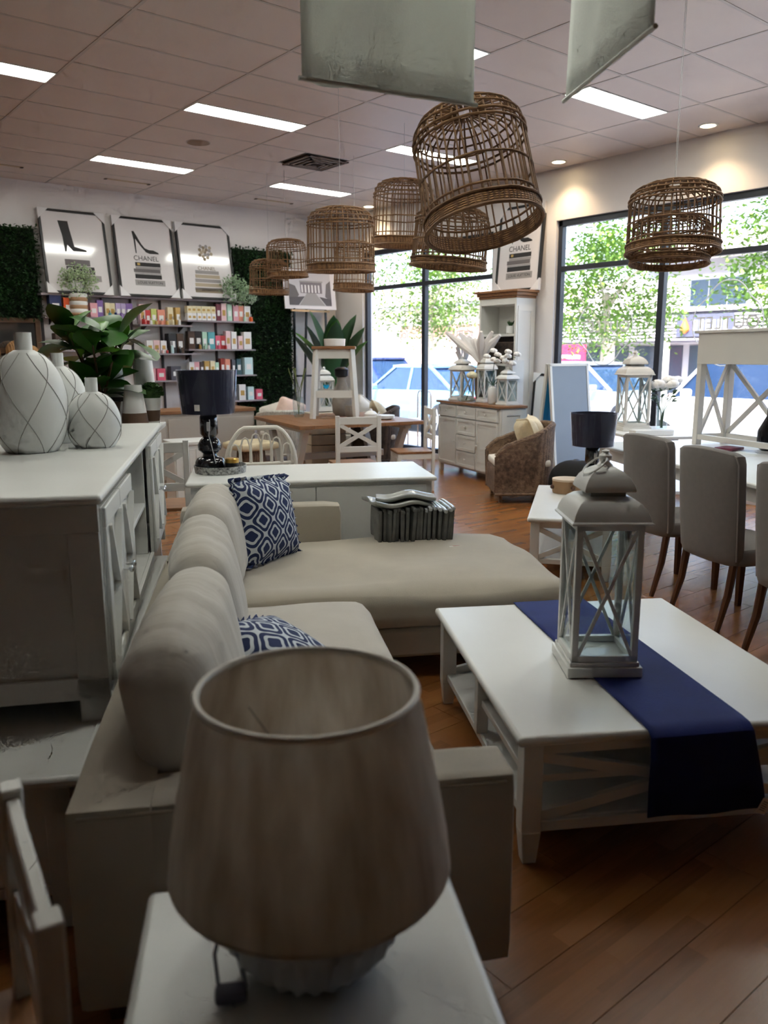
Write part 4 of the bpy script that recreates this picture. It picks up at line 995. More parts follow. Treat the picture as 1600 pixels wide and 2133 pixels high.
for (x, y) in ((-.24, 0), (.24, 0), (-.24, .42), (.24, .42)): B().lathe([(.010, 0), (.012, .5)], 8).obj('leg', M('copper_wire', (150, 116, 92), .4, .6), t, (x, y, 0))
B().rbox(0, .21, .5, .5, .44, .03, .6, n=4).obj('seat', wr, t)
# ------------------------------------------------------------------ vases on the cabinet
twine = M('grey_twine', (158, 158, 154), .8)
vwhite = M('matt_white_vase', (224, 226, 224), .45, var=.02, vs=5)
def string_vase(label, loc, r, h, neck_r, neck_h, seed):
    t = thing('string_vase', label, 'vase', loc, 0, 'string-patterned white vases')
    prof = []
    for k in range(19):
        u = k/18; z = h*u; rr_ = r*math.sqrt(max(0, 1-((u-.47)/.545)**2))**.95
        prof.append((max(rr_, neck_r*.95), z))
    prof[0] = (r*.42, 0)
    B().lathe([(.001, 0)]+prof, 40).obj('body', vwhite, t)
    B().shell([(neck_r, h-.01), (neck_r, h+neck_h)], 28, .006).obj('neck', vwhite, t)
    rn = random.Random(seed)
    def rad(u): return max(r*math.sqrt(max(0, 1-((u-.47)/.545)**2))**.95, neck_r)
    for k in range(10):
        s = 1 if k % 2 else -1; a0 = (k//2)*1.2566+rn.uniform(-.06, .06); P = []
        for j in range(20):
            u = .03+.94*j/19; a = a0+s*1.7*u; P.append(((rad(u)+.001)*math.cos(a), (rad(u)+.001)*math.sin(a), u*h))
        B().tube(P, .0016, 5).obj('twine', twine, t)
    return t
string_vase('largest white string-patterned vase standing at the picture edge on the long cabinet', W(-.90, 3.50, 1.1415), .152, .43, .033, .07, 1)
string_vase('small round white string-patterned vase on the long cabinet, complete in view', W(-.675, 3.64, 1.1415), .113, .255, .026, .06, 2)
string_vase('white string-patterned vase mostly hidden behind the other two on the cabinet', W(-.86, 3.88, 1.1415), .125, .36, .028, .06, 3)

# ------------------------------------------------------------------ plants and cone vases behind the cabinet
t = thing('display_stand', 'narrow white stand hidden behind the long cabinet, under the cone vases', 'stand', W(-1.45, 5.22), FZ)
B().box(0, .86, 0, .55, 1.065, 1.095).obj('top', white, t, bev=.004)
for (x, y) in ((.04, .04), (.76, .04), (.04, .51), (.76, .51)): B().box(x-.025, x+.025, y-.025, y+.025, 0, 1.065).obj('leg', white, t)
bandm = M('brown_glaze_band', (104, 80, 62), .6, var=.12, vs=12)
def cone_vase(label, loc, r0, r1, h, frac=.35):
    t = thing('cone_vase', label, 'vase', loc, 0, 'white cone vases with brown bands')
    B().lathe([(.001, 0), (r0, 0), (r0-(r0-r1)*frac, h*frac)], 32).obj('brown_band', bandm, t)
    B().lathe([(r0-(r0-r1)*frac, h*frac), (r1, h), (r1*.86, h), (r1*.8, h*.9), (.001, h*.88)], 32).obj('white_part', cer, t)
    return t
cone_vase('white cone vase with brown foot at the far end of the long cabinet', W(-.735, 5.32, 1.096), .088, .052, .27)
cone_vase('white cone vase with brown band standing furthest back behind the cabinet', W(-.70, 5.62, 1.096), .085, .055, .46, .55)
t = thing('grass_pot', 'white pot with clipped green ball plant behind the cone vase', 'plant', W(-.645, 5.48, 1.096))
B().lathe([(.04, 0), (.062, .18), (.054, .18), (.05, .16)], 24).obj('pot', cer, t); B().lathe([(.0462, .03), (.0535, .1)], 24).obj('brown_band', bandm, t)
grassm = M('moss_green', (66, 104, 46), .8, c2=(40, 72, 30), vs=30)
gb_ = B(); rn = random.Random(5)
for k in range(420):
    a = rn.uniform(0, 6.28); e = math.acos(rn.uniform(-.35, 1)); d = Vector((math.sin(e)*math.cos(a), math.sin(e)*math.sin(a), math.cos(e)*.8)); p = Vector((0, 0, .215)); q = p+d*.085
    s = d.cross(Vector((.3, .5, .8))).normalized()*.006; gb_.add([p+d*.05-s, p+d*.05+s, q+s*.4, q-s*.4], [(0, 1, 2, 3)])
gb_.ball((0, 0, .215), .066, 14, 10); go = gb_.obj('foliage', grassm, t); go['kind'] = 'stuff'
t = thing('white_ladder_vase', 'slim tall white bottle vase left of the cone vases', 'vase', W(-.86, 5.5, 1.096))
B().lathe([(.001, 0), (.06, 0), (.058, .2), (.035, .42), (.028, .48), (.02, .48)], 28).obj('body', cer, t); B().lathe([(.0595, .16), (.0565, .22)], 28).obj('dark_ring', black, t); B().lathe([(.0405, .38), (.0375, .40)], 28).obj('dark_ring', black, t)

def leaf_mesh(L, Wd, droop=.25, cup=.15, name='leaf', mat=None, nu=7, obov=1.0):
    v = []; f = []
    for i in range(nu+1):
        u = i/nu; wd = Wd*math.sin(math.pi*min(1, u**obov))**.75*.5+.002
        x = L*u; z = -droop*L*u*u
        for s in (-1, 0, 1): v.append((x, s*wd, z+cup*wd*abs(s)))
    for i in range(nu):
        for j in range(2): f.append((i*3+j, i*3+j+1, (i+1)*3+j+1, (i+1)*3+j))
    return B().add(v, f).mesh(name, mat)
fidm = M('fiddle_leaf', (52, 104, 30), .35, c2=(22, 58, 22), vs=2.5)
fid2 = M('fiddle_leaf_young', (88, 140, 36), .35, c2=(60, 112, 30), vs=3)
t = thing('fiddle_leaf_plant', 'bushy broad-leaved green plant in brown pot rising behind the white vases', 'plant', W(-.95, 5.42, 1.096))
B().lathe([(.001, 0), (.09, 0), (.12, .16), (.105, .16), (.1, .14), (.001, .14)], 28).obj('pot', bandm, t)
lms = [leaf_mesh(.27, .18, .3, .2, 'leaf', fidm, obov=1.5), leaf_mesh(.2, .13, .15, .3, 'leaf', fid2, obov=1.5)]
rn = random.Random(21)
for s in range(6):
    a = s*1.05; P = [(0, 0, .13), (.06*math.cos(a), .06*math.sin(a), .30), (.18*math.cos(a), .18*math.sin(a), .55+.05*(s % 2))]
    B().tube(P, [.012, .009, .005], 6).obj('stem', darkwood, t)
    for k in range(11):
        u = .2+.8*k/10; p = Vector(P[1]).lerp(Vector(P[2]), u) if u > .4 else Vector(P[0]).lerp(Vector(P[1]), u*2.2)
        o = bpy.data.objects.new('leaf', lms[1 if rn.random() < .2 else 0]); COL.objects.link(o); o.parent = t; o.location = p
        o.rotation_euler = (rn.uniform(-.5, .5), rn.uniform(-1.2, .2), a+k*2.4); q = rn.uniform(.75, 1.15); o.scale = (q, q, q)

t = thing('banana_plant', 'large dark green banana-leaf plant in the far corner behind the stool', 'plant', (7.45, 10.5, 0))
B().lathe([(.001, 0), (.16, 0), (.2, .36), (.18, .36), (.17, .32), (.001, .32)], 28).obj('pot', cer, t)
bm_ = leaf_mesh(.95, .30, .12, .25, 'leaf', M('banana_leaf', (40, 86, 44), .4, c2=(24, 60, 34), vs=2), 9, 1.1)
bm2 = leaf_mesh(.85, .26, .35, .25, 'leaf', M('banana_leaf_light', (88, 140, 44), .4, c2=(52, 104, 36), vs=3), 9, 1.1)
for k in range(13):
    a = k*2.1; tl_ = (.06, .12, .2, .28, .36)[k % 5]
    base = (.05*math.cos(a), .05*math.sin(a), .3); top_ = (.05*math.cos(a)+.25*tl_*math.cos(a), .05*math.sin(a)+.25*tl_*math.sin(a), 1.15-.35*tl_+.02*k)
    B().tube([base, top_], [.016, .011], 6).obj('stalk', grassm, t)
    o = bpy.data.objects.new('leaf', bm2 if k % 4 == 3 else bm_); COL.objects.link(o); o.parent = t; o.location = top_; o.rotation_euler = (0, -R(82)+tl_*1.0, a)

# ------------------------------------------------------------------ back wall: hedges, shelving, prints
def hedge(label, xa, xb, za, zb, seed, n):
    t = thing('hedge_panel', label, 'hedge panel', ((xa+xb)/2, WY-.001, za), 0, 'artificial hedge wall panels')
    k = (xb-xa)/2
    B().box(-k, k, -.03, 0, 0, zb-za).obj('backing', M('hedge_backing', (14, 26, 14), .9), t)
    rn = random.Random(seed); b = B()
    for i in range(n):
        x = rn.uniform(-k-.02, k+.02); z = rn.uniform(-.02, zb-za+.02); y = -.03-rn.uniform(0, .09)
        d = Vector((rn.uniform(-1, 1), rn.uniform(-.9, -.1), rn.uniform(-.8, .8))).normalized(); s = d.cross(Vector((0, 0, 1))).normalized(); L = rn.uniform(.03, .055)
        p = Vector((x, y, z)); b.add([p, p+d*L*.5+s*L*.35, p+d*L, p+d*L*.5-s*L*.35], [(0, 1, 2, 3)])
    o = b.obj('foliage', M('hedge_leaf', (40, 82, 34), .55, c2=(20, 48, 22), vs=4), t); o['kind'] = 'stuff'
hedge('dark green artificial hedge panel cut by the picture edge', 2.35, 3.34, 2.03, 3.16, 1, 5200)
hedge('tall dark green artificial hedge panel between the shelves and the corner', 6.22, 7.24, .45, 3.14, 2, 9500)

shm = M('shelf_grey', (150, 140, 146), .5, var=.04, vs=6)
t = thing('wall_shelving', 'stepped wall shelving with dark uprights loaded with perfume boxes', 'shelving', (0, WY, 0))
SH = {'AL': (3.33, 4.56, 2.055), 'AM': (4.60, 5.40, 1.975), 'AR': (5.32, 6.44, 2.05), 'BL': (3.33, 4.56, 1.62), 'BM': (4.62, 5.50, 1.575), 'BR': (5.32, 6.44, 1.635), 'CM': (4.62, 5.50, 1.19), 'C': (5.32, 6.44, 1.25), 'D': (5.32, 6.6, .86)}
B().box(3.32, 6.43, -.20, -.001, 2.325, 2.35).obj('top_shelf', shm, t)
for k_, (xa, xb, z) in SH.items(): B().box(xa, xb, -.26, -.001 if k_[-1] != 'M' else -.002, z-.022, z).obj('shelf', shm, t)
upm = M('upright_dark', (44, 32, 34), .5)
for x in (3.36, 4.16, 4.58, 5.02, 5.46, 5.9, 6.30): B().box(x-.015, x+.015, -.02, -.0005, .5, 2.325).obj('upright', upm, t)
for k_, (xa, xb, z) in SH.items():
    for x in (xa+.12, xb-.12): B().prism([(x-.008, -.02, z-.022), (x-.008, -.2, z-.022), (x-.008, -.02, z-.10)], (.016, 0, 0)).obj('bracket', upm, t)

CC = {'navy': (30, 44, 92), 'orange': (226, 92, 40), 'pink': (222, 162, 172), 'purple': (132, 104, 168), 'cream': (226, 214, 178), 'lavender': (178, 160, 200), 'red': (188, 60, 62), 'yellow-green': (196, 206, 120), 'coral': (228, 150, 128), 'gold': (192, 154, 84), 'white': (232, 230, 230), 'maroon': (112, 44, 62), 'mint': (178, 212, 190), 'pale pink': (234, 200, 204), 'black': (34, 30, 32), 'brown': (78, 58, 46), 'teal': (92, 168, 178), 'rose': (222, 96, 122), 'dark grey': (74, 72, 82), 'dark teal': (52, 84, 92), 'pale blue': (196, 222, 226), 'brick red': (150, 50, 38), 'violet': (120, 96, 150)}
SN = {'AL': 'upper shelf below the first framed print', 'AM': 'upper shelf below the second framed print', 'AR': 'upper shelf below the third framed print', 'BM': 'middle shelf below the second framed print', 'BR': 'middle shelf below the third framed print', 'CM': 'lower shelf left of the navy lampshade', 'C': 'lower shelf above the navy lampshade', 'D': 'lowest shelf right of the navy lampshade', 'BL': 'middle shelf below the first framed print'}
def pbox(sh, x, w_, h, c, i, dz=0, dy=0):
    z = SH[sh][2]; d = min(.12, w_*1.1)
    t = thing('perfume_box', '%s perfume box on the %s, %s from its hedge-left end' % (c, SN[sh], ORD[i]) if False else '%s perfume box, %s along the %s' % (c, ORD[i], SN[sh]), 'perfume box', (x+w_/2, WY-.14-dy, z+dz), random.uniform(-.12, .12), 'boxed perfumes on the wall shelves')
    m = M('card_'+c.replace(' ', '_'), CC[c], .4)
    B().box(-w_/2, w_/2, -d/2, d/2, 0, h).obj('carton', m, t, smooth=False)
    lab = M('card_white', CC['white'], .4) if c not in ('white', 'cream', 'pale pink') else M('card_gold', CC['gold'], .4)
    B().box(-w_*.3, w_*.3, -d/2-.0012, -d/2, h*.3, h*.62).obj('printed_label', lab, t, smooth=False)
def bottle(sh, x, r, h, c, i):
    z = SH[sh][2]
    t = thing('perfume_bottle', '%s perfume bottle, %s along front of the %s' % (c, ORD[i], SN[sh]), 'perfume bottle', (x, WY-.225, z), 0, 'perfume bottles on the wall shelves')
    B().lathe([(.001, 0), (r, 0), (r*1.05, h*.1), (r*.95, h*.6), (r*.4, h*.66)], 16).obj('flacon', M('glass_'+c.replace(' ', '_'), CC[c], .08, coat=.8), t)
    B().lathe([(r*.42, h*.66), (r*.45, h), (.001, h)], 12).obj('cap', chrome, t)
def row(sh, items):
    for i, (x, w_, h, c) in enumerate(items): pbox(sh, x, w_, h, c, i)
row('AL', [(3.42, .15, .27, 'navy'), (3.60, .13, .245, 'orange'), (3.94, .10, .19, 'pink'), (4.05, .08, .23, 'purple'), (4.15, .07, .2, 'cream'), (4.225, .07, .195, 'cream'), (4.30, .07, .2, 'lavender'), (4.375, .07, .2, 'lavender'), (4.45, .09, .2, 'purple')])
row('AM', [(4.64, .08, .28, 'pale pink'), (4.73, .07, .2, 'red'), (4.81, .08, .22, 'yellow-green'), (4.90, .11, .21, 'coral'), (5.06, .08, .25, 'cream'), (5.17, .08, .25, 'gold')])
for k in range(6):
    pbox('AR', 5.36+.078*k, .072, .105, 'white', k); pbox('AR', 5.36+.078*k, .072, .10, 'cream', k+6, .106)
row('AR', [])
for i, (x, w_, h, c) in enumerate([(5.84, .07, .25, 'maroon'), (5.92, .08, .26, 'pale pink'), (6.01, .08, .25, 'mint'), (6.11, .09, .24, 'pink'), (6.21, .08, .24, 'coral'), (6.30, .10, .23, 'white')]): pbox('AR', x, w_, h, c, 12+i)
row('BL', [(3.45, .16, .22, 'brown'), (3.66, .10, .16, 'pale pink'), (3.82, .1, .2, 'brown')])
row('BM', [(4.72, .09, .18, 'white'), (4.82, .09, .185, 'pale pink'), (4.92, .09, .18, 'white'), (5.04, .12, .28, 'black'), (5.18, .1, .28, 'brown')])
row('BR', [(5.36, .10, .26, 'brown'), (5.47, .10, .26, 'black'), (5.58, .08, .25, 'mint'), (5.67, .11, .25, 'teal'), (5.80, .08, .2, 'rose'), (5.885, .08, .2, 'red'), (5.97, .08, .27, 'pale pink'), (6.06, .09, .26, 'white'), (6.18, .08, .2, 'pale pink'), (6.27, .13, .26, 'white')])
row('CM', [(4.70, .12, .18, 'pink'), (4.85, .12, .17, 'rose'), (5.05, .16, .2, 'dark grey'), (5.28, .1, .12, 'white')])
row('C', [(5.35, .08, .2, 'white'), (5.44, .08, .2, 'pink'), (5.53, .06, .2, 'brown'), (5.60, .08, .21, 'gold'), (5.69, .08, .21, 'cream'), (5.78, .06, .19, 'mint'), (5.87, .07, .25, 'brick red'), (5.95, .08, .24, 'coral'), (6.06, .06, .23, 'dark grey'), (6.14, .08, .24, 'dark teal'), (6.26, .15, .26, 'pale blue')])
row('D', [(5.7, .1, .15, 'violet'), (5.85, .12, .2, 'pale pink'), (6.02, .1, .22, 'dark grey'), (6.16, .11, .24, 'white'), (6.32, .1, .2, 'pale blue'), (6.46, .11, .16, 'rose')])
for sh, L_ in (('AL', [(4.2, .022, .1, 'teal'), (4.28, .02, .11, 'navy'), (4.36, .02, .11, 'purple'), (4.44, .022, .11, 'dark grey'), (4.51, .02, .11, 'violet')]), ('AM', [(4.68, .034, .12, 'red'), (4.78, .02, .09, 'white'), (4.86, .022, .08, 'gold'), (4.94, .022, .08, 'coral'), (5.02, .022, .09, 'gold'), (5.11, .02, .12, 'cream'), (5.21, .02, .12, 'white')]),
               ('AR', [(6.28, .02, .11, 'mint'), (6.39, .028, .11, 'orange')]), ('BM', [(4.74, .018, .07, 'white'), (4.80, .018, .07, 'pink'), (4.86, .018, .07, 'cream'), (4.93, .018, .07, 'pale pink'), (5.0, .018, .07, 'red'), (5.08, .022, .17, 'pale blue'), (5.2, .02, .1, 'black')]),
               ('BR', [(5.52, .02, .1, 'gold'), (5.6, .02, .08, 'mint'), (5.66, .02, .09, 'white'), (5.82, .02, .09, 'rose'), (5.94, .02, .09, 'red')])):
    for i, (x, r, h, c) in enumerate(L_): bottle(sh, x, r, h, c, i)
# flowers on the shelving
gyp = M('gypsophila_white', (196, 212, 176), .9, c2=(140, 168, 118), vs=30)
def breath(par, c, r, n, seed, mat=gyp):
    rn = random.Random(seed); b = B()
    for i in range(n):
        d = Vector((rn.gauss(0, 1), rn.gauss(0, .6), rn.gauss(.25, .7))).normalized()*r*rn.uniform(.35, 1); p = Vector(c)+d
        s = rn.uniform(.008, .016); b.add([p+Vector((s, 0, 0)), p+Vector((0, s, 0)), p+Vector((-s, 0, 0)), p+Vector((0, -s, 0)), p+Vector((0, 0, s)), p-Vector((0, 0, s))], [(0,1,4),(1,2,4),(2,3,4),(3,0,4),(1,0,5),(2,1,5),(3,2,5),(0,3,5)])
    o = b.obj('blossom_cloud', mat, par); o['kind'] = 'stuff'
    for i in range(10):
        a = i*.7; B().tube([(c[0], c[1], c[2]-r*.9), (c[0]+r*.5*math.cos(a), c[1]+r*.3*math.sin(a), c[2]+r*.2)], .003, 4).obj('stem', grassm, par)
t = thing('striped_flower_vase', "cream and brown striped vase of baby's-breath on the upper shelf", 'vase', (3.79, WY-.2, 2.056))
for k in range(6):
    B().lathe([(.115, .05*k), (.122, .05*k+.025), (.115, .05*k+.05)] if k else [(.001, 0), (.10, 0), (.12, .03), (.115, .05)], 28).obj('stripe', (cer if k % 2 else M('tan_glaze', (170, 132, 98), .5)), t)
breath(t, (0, -.03, .44), .27, 900, 4)
t = thing('flower_bunch', 'pale green hydrangea bunch in low pot on the top shelf before the third print', 'flowers', (6.12, WY-.16, 2.351))
B().lathe([(.001, 0), (.07, 0), (.08, .06), (.001, .06)], 20).obj('pot', cer, t)
breath(t, (.0, -.07, .14), .25, 800, 9, M('hydrangea_pale', (176, 200, 168), .9, c2=(126, 160, 116), vs=24)); 
breath(t, (.22, -.07, .08), .15, 400, 10, M('hydrangea_white', (206, 222, 204), .9, c2=(150, 180, 148), vs=24))

# framed prints
ink = M('print_black', (30, 28, 30), .6); inkg = M('print_grey', (104, 98, 100), .6); inkl = M('print_light_grey', (150, 146, 146), .6); mat_w = M('print_paper', (224, 220, 222), .12, coat=.6)
gold = M('print_champagne', (172, 158, 136), .6); goldd = M('print_taupe', (132, 118, 98), .6)
def flat(par, rects, mat, y, name='printed_shape'):
    for r_ in rects:
        b = B()
        if not isinstance(r_[0], tuple): b.box(r_[0], r_[1], y-.0006, y, r_[2], r_[3])
        else: b.prism([(p[0], y, p[1]) for p in r_], (0, -.0006, 0))
        b.obj(name, mat, par, smooth=False)
def print_frame(label, loc, w_, h, kind, rot, name='framed_print'):
    t = thing(name, label, 'framed print', loc, 0, 'framed book and shoe prints', rot)
    k = w_/2; e = .028
    B().box(-k+e, k-e, -.012, .0, e, h-e).obj('paper', mat_w, t, smooth=False)
    for q in ((-k, k, 0, e), (-k, k, h-e, h), (-k, -k+e, e, h-e), (k-e, k, e, h-e)): B().box(q[0], q[1], -.028, .012, q[2], q[3]).obj('frame_side', black, t)
    c_ = .14
    for sx in (-1, 1):
        for z, sz in ((0, 1), (h, -1)):
            x = sx*(k+.004); B().prism([(x, -.032, z-sz*.004), (x-sx*c_, -.032, z-sz*.004), (x, -.032, z+sz*c_)], (0, .05, 0)).obj('corner_protector', M('card_protector', (226, 224, 226), .6), t)
    y = -.0125
    if kind == 'shoe':
        flat(t, [(-.17, .20, .42, .475), (-.19, .20, .25, .31)], ink, y); flat(t, [(-.20, .19, .335, .385)], inkg, y); flat(t, [(-.20, .24, .155, .235)], inkl, y); flat(t, [(-.17, .20, .385, .415), (-.19, .20, .315, .33)], inkl, y)
        flat(t, [[(-.165, .90), (-.135, .905), (-.10, .84), (-.05, .74), (.0, .675), (.06, .655), (.12, .655), (.19, .625), (.20, .605), (.06, .602), (.01, .62), (-.05, .69), (-.10, .76), (-.125, .80), (-.128, .60), (-.142, .60), (-.150, .80)]], ink, y)
        text('CHANEL', 'lettering', ink, t, (0, y-.001, .53), (R(90), 0, 0), .095); text('LOUIS VUITTON', 'lettering', ink, t, (.02, y-.001, .195), (R(90), 0, 0), .05)
        flat(t, [(-.14, -.10, .435, .465)], M('print_gold', (190, 160, 90), .5), y-.0008)
    elif kind == 'boot':
        flat(t, [[(-.19, .95), (-.06, .95), (-.05, .86), (-.01, .62), (.14, .585), (.15, .56), (-.03, .56), (-.10, .64), (-.12, .55), (-.14, .55), (-.15, .75)], (-.15, .22, .26, .36)], ink, y); flat(t, [(-.16, .17, .37, .45)], inkg, y); flat(t, [(-.15, .30, .17, .25)], inkl, y)
        text('CHANEL', 'lettering', M('print_paper', (224, 220, 222)), t, (.03, y-.001, .31), (R(90), 0, 0), .09)
    else:
        for i in range(17):
            rr_ = .027*math.sqrt(i)*1.05; cx_, cz_ = rr_*math.cos(i*2.4), .69+rr_*math.sin(i*2.4)*.95
            flat(t, [[(cx_+.026*math.cos(j*.785), cz_+.026*math.sin(j*.785)) for j in range(8)]], (goldd, gold, inkl)[i % 3], y-.0004*(i % 3), 'printed_rose')
        for i in range(5): flat(t, [(-.19-.008*i, .19+.008*i, .42-.062*i-.05, .42-.062*i)], gold if i % 2 else inkl, y)
        flat(t, [(-.22, .22, .095, .16)], goldd, y)
        text('CHANEL', 'lettering', goldd, t, (0, y-.001, .45), (R(90), 0, 0), .075); text('Dior', 'lettering', gold, t, (-.16, y-.0012, .128), (R(90), 0, 0), .045)
    return t
lean = (R(-10), 0, 0)
for i, (x, kd, lab) in enumerate(((3.83, 'boot', 'framed print of a black heel on stacked books, nearest the cut-off hedge'), (4.80, 'shoe', 'framed print of a black stiletto on four stacked books, middle of three'), (5.72, 'bag', 'framed print of champagne-toned books and bouquet beside the tall hedge'))):
    print_frame(lab, (x, WY-.215, 2.352), .86, 1.09, kd, lean)
t = print_frame('large framed print of stacked books leaning on top of the white bookcase', (8.06, 7.22, 2.342), .74, 1.06, 'shoe', (R(-5), 0, R(-90)))
# landscape print on an easel
t = thing('landscape_picture', 'grey-toned picture of a palace avenue on an easel in the far corner', 'picture', (7.42, 11.0, 2.26), 0, None, (R(-8), 0, R(-6)))
B().box(-.46, .46, -.012, .01, 0, .64).obj('canvas', M('print_paper2', (214, 210, 214), .5), t)
flat(t, [(-.38, .38, .05, .58)], M('sky_grey_print', (188, 184, 190), .6), -.0122)
flat(t, [[(-.38, .40), (-.26, .36), (-.20, .22), (-.30, .12), (-.38, .1)], [(.38, .46), (.30, .40), (.27, .2), (.38, .12)]], inkg, -.013)
flat(t, [(-.17, .22, .25, .42)], M('print_mid', (120, 112, 118), .6), -.013); flat(t, [(-.15+.06*k, -.125+.06*k, .26, .38) for k in range(6)], M('print_paper', (224, 220, 222)), -.0137)
flat(t, [(-.18, .24, .42, .445)], inkl, -.0137); flat(t, [[(-.06, .25), (.10, .25), (.26, .06), (-.2, .06)]], inkl, -.0134); flat(t, [[(-.38, .06), (-.22, .06), (-.1, .2), (-.38, .18)], [(.28, .06), (.38, .06), (.38, .16), (.16, .2)]], M('print_dark_mid', (86, 82, 86), .6), -.0132)
t = thing('easel', 'black easel holding the palace picture in the corner', 'easel', (7.42, 11.03, 0))
for x in (-.30, .30): B().bar((x*1.15, -.02, 0), (x, .0, 2.27), .03, .025, (0, 1, 0)).obj('leg', black, t)
B().bar((0, .28, 0), (0, .1, 2.3), .03, .025, (0, 1, 0)).obj('rear_leg', black, t); B().box(-.36, .36, -.03, .0, 2.22, 2.25).obj('ledge', M('pale_ledge', (206, 172, 130), .6), t); B().box(-.33, .33, -.02, .0, 1.2, 1.23).obj('crossbar', black, t)
# counter and baskets in front of the shelving, rustic mirror at the left
t = thing('shop_counter', 'pale counter with oak top standing before the perfume shelves', 'counter', (3.4, 9.05, 0), R(-4))
B().box(-.02, 1.75, -.02, .55, .86, .9).obj('top', oak, t, bev=.004); B().box(0, 1.73, 0, .53, 0, .86).obj('body', M('counter_grey', (168, 160, 150), .6), t)
for k in range(3): B().box(.04+.57*k, .57+.57*k, -.012, 0, .08, .80).obj('panel', M('counter_panel', (178, 170, 160), .6), t, bev=.004)
t = thing('white_hamper', 'white slatted hamper in front of the counter below the navy shade', 'hamper', (3.62, 7.62, 0), R(-10))
B().box(-.22, .22, -.18, .18, 0, .66).obj('body', white, t, bev=.006); B().box(-.235, .235, -.195, .195, .66, .70).obj('lid', white, t, bev=.008)
for k in range(6): B().box(-.20+.068*k, -.145+.068*k, -.188, -.18, .05, .62).obj('slat', white, t)
t = thing('tan_stool', 'low round tan stool behind the hoop-back chair', 'stool', (4.65, 8.2, 0))
B().rbox(0, 0, .52, .5, .5, .10, .9, n=8).obj('cushion', creamf, t); B().lathe([(.2, 0), (.16, .47)], 20).obj('base', rattan, t)
t = thing('rustic_mirror', 'brown wooden framed mirror under the cut-off hedge panel', 'mirror', (2.86, WY-.06, 1.58))
B().box(-.40, .40, 0, .012, .06, .40).obj('glass', M('mirror_glass', (150, 150, 152), .08, .9), t)
for q in ((-.45, .45, 0, .07), (-.45, .45, .39, .45), (-.45, -.39, .07, .39), (.39, .45, .07, .39)): B().box(q[0], q[1], -.03, .015, q[2], q[3]).obj('frame_side', M('rustic_wood', (92, 66, 46), .7, var=.25, vs=12, stretch=(1, 6, 6)), t)
t = thing('display_dresser', 'brown dresser below the rustic mirror, mostly hidden by the vases', 'dresser', (2.5, WY-.45, 0))
B().box(0, .95, 0, .4, 0, 1.42).obj('body', M('rustic_wood', (92, 66, 46)), t, bev=.005); B().box(-.03, .98, -.03, .42, 1.42, 1.46).obj('top', oak, t)
rb_ = weave('rattan_ball', (140, 96, 58), (208, 164, 112))
for i, (x, r_, lab) in enumerate(((2.62, .13, 'tan woven ball behind the largest vase, cut by its neck'), (3.12, .11, 'tan woven ball right of the largest vase neck'), (2.95, .14, 'tan woven ball between vase neck and mirror'))):
    tag(B().ball((0, 0, r_), r_, 20, 14).obj('woven_ball', rb_, None, (x, WY-.25, 1.461)), lab, 'ornament', 'woven balls')
# ------------------------------------------------------------------ bamboo cages
bam = M('bamboo_split', (140, 104, 68), .6, c2=(104, 74, 46), vs=10, stretch=(1, 1, .3), bump=.2, bs=60)
bamd = M('bamboo_dark', (140, 104, 70), .65, c2=(100, 70, 44), vs=12, bump=.2, bs=60)
def cage(label, top, dia, h, tilt=(0, 0, 0), ribs=34, dark=False, dome=.22):
    mt = bamd if dark else bam
    t = thing('bamboo_cage', label, 'bamboo pendant', top, 0, 'hanging bamboo cages', tilt)
    r = dia/2; dh = h*dome
    prof = [(r, -h+.01), (r*.985, -h*.6), (r*.97, -dh*1.05), (r*.94, -dh*.72), (r*.84, -dh*.38), (r*.66, -dh*.14), (r*.42, -dh*.03), (r*.14, 0)]
    rib = None
    for k in range(ribs):
        if rib is None: rib = B().tube([(p[0], 0, p[1]) for p in prof], dia*.0085, 5).obj('rib', mt, t)
        else: inst(rib, t, rot=(random.uniform(-.01, .01), random.uniform(-.012, .012), 2*math.pi*k/ribs+random.uniform(-.03, .03)))
    def hoop(rad, z, th, nm='hoop'):
        B().tube([(rad*math.cos(2*math.pi*k/40), rad*math.sin(2*math.pi*k/40), z+random.uniform(-1, 1)*dia*.004) for k in range(40)], th, 6, True).obj(nm, mt, t)
    for z in (-h*.82, -h*.58, -dh*1.25, -dh*1.02): hoop(r*.995, z, dia*.0105)
    for (q, z) in ((.95, -dh*.68), (.86, -dh*.38), (.72, -dh*.17), (.52, -dh*.04), (.30, .002)): hoop(r*q*1.005, z, dia*.009)
    B().shell([(r*1.02, -h), (r*1.03, -h*.95), (r*1.015, -h*.885)], 40, dia*.022).obj('woven_band', weave('bamboo_band', (92, 62, 40), (164, 120, 76), 90), t)
    hoop(r*1.03, -h, dia*.016, 'rim'); hoop(r*1.03, -h*.885, dia*.012, 'rim')
    t_inv = Euler(tilt).to_matrix().inverted(); up = t_inv @ Vector((0, 0, CZ-top[2]))
    B().tube([(0, 0, 0), tuple(up)], .0016, 5).obj('hanging_wire', cord, t)
    return t
cage('largest bamboo birdcage pendant, tilted, hanging below the broad paper sheet', (2.80, 2.86, 2.64), .525, .55, (R(-17), R(2), 0), 40, True)
cage('bamboo cage pendant hanging just below the largest one over the window', (3.67, 3.83, 2.45), .47, .36, (R(4), R(3), 0), 34, True)
cage('large bamboo cage pendant hanging alone before the large window', (4.83, 3.02, 2.60), .565, .42, (R(-3), R(3), 0), 38, True)
cage('bamboo cage pendant nested into the lone one before the large window', (4.96, 3.11, 2.43), .49, .30, (R(-2), R(4), 0), 36, True)
cage('wide bamboo cage pendant in front of the palace picture', (4.22, 5.79, 2.77), .57, .52, (R(2), R(-2), 0), 38)
cage('bamboo cage pendant below the wide one at the window edge', (5.82, 7.71, 2.83), .46, .55, (0, R(2), 0), 32)
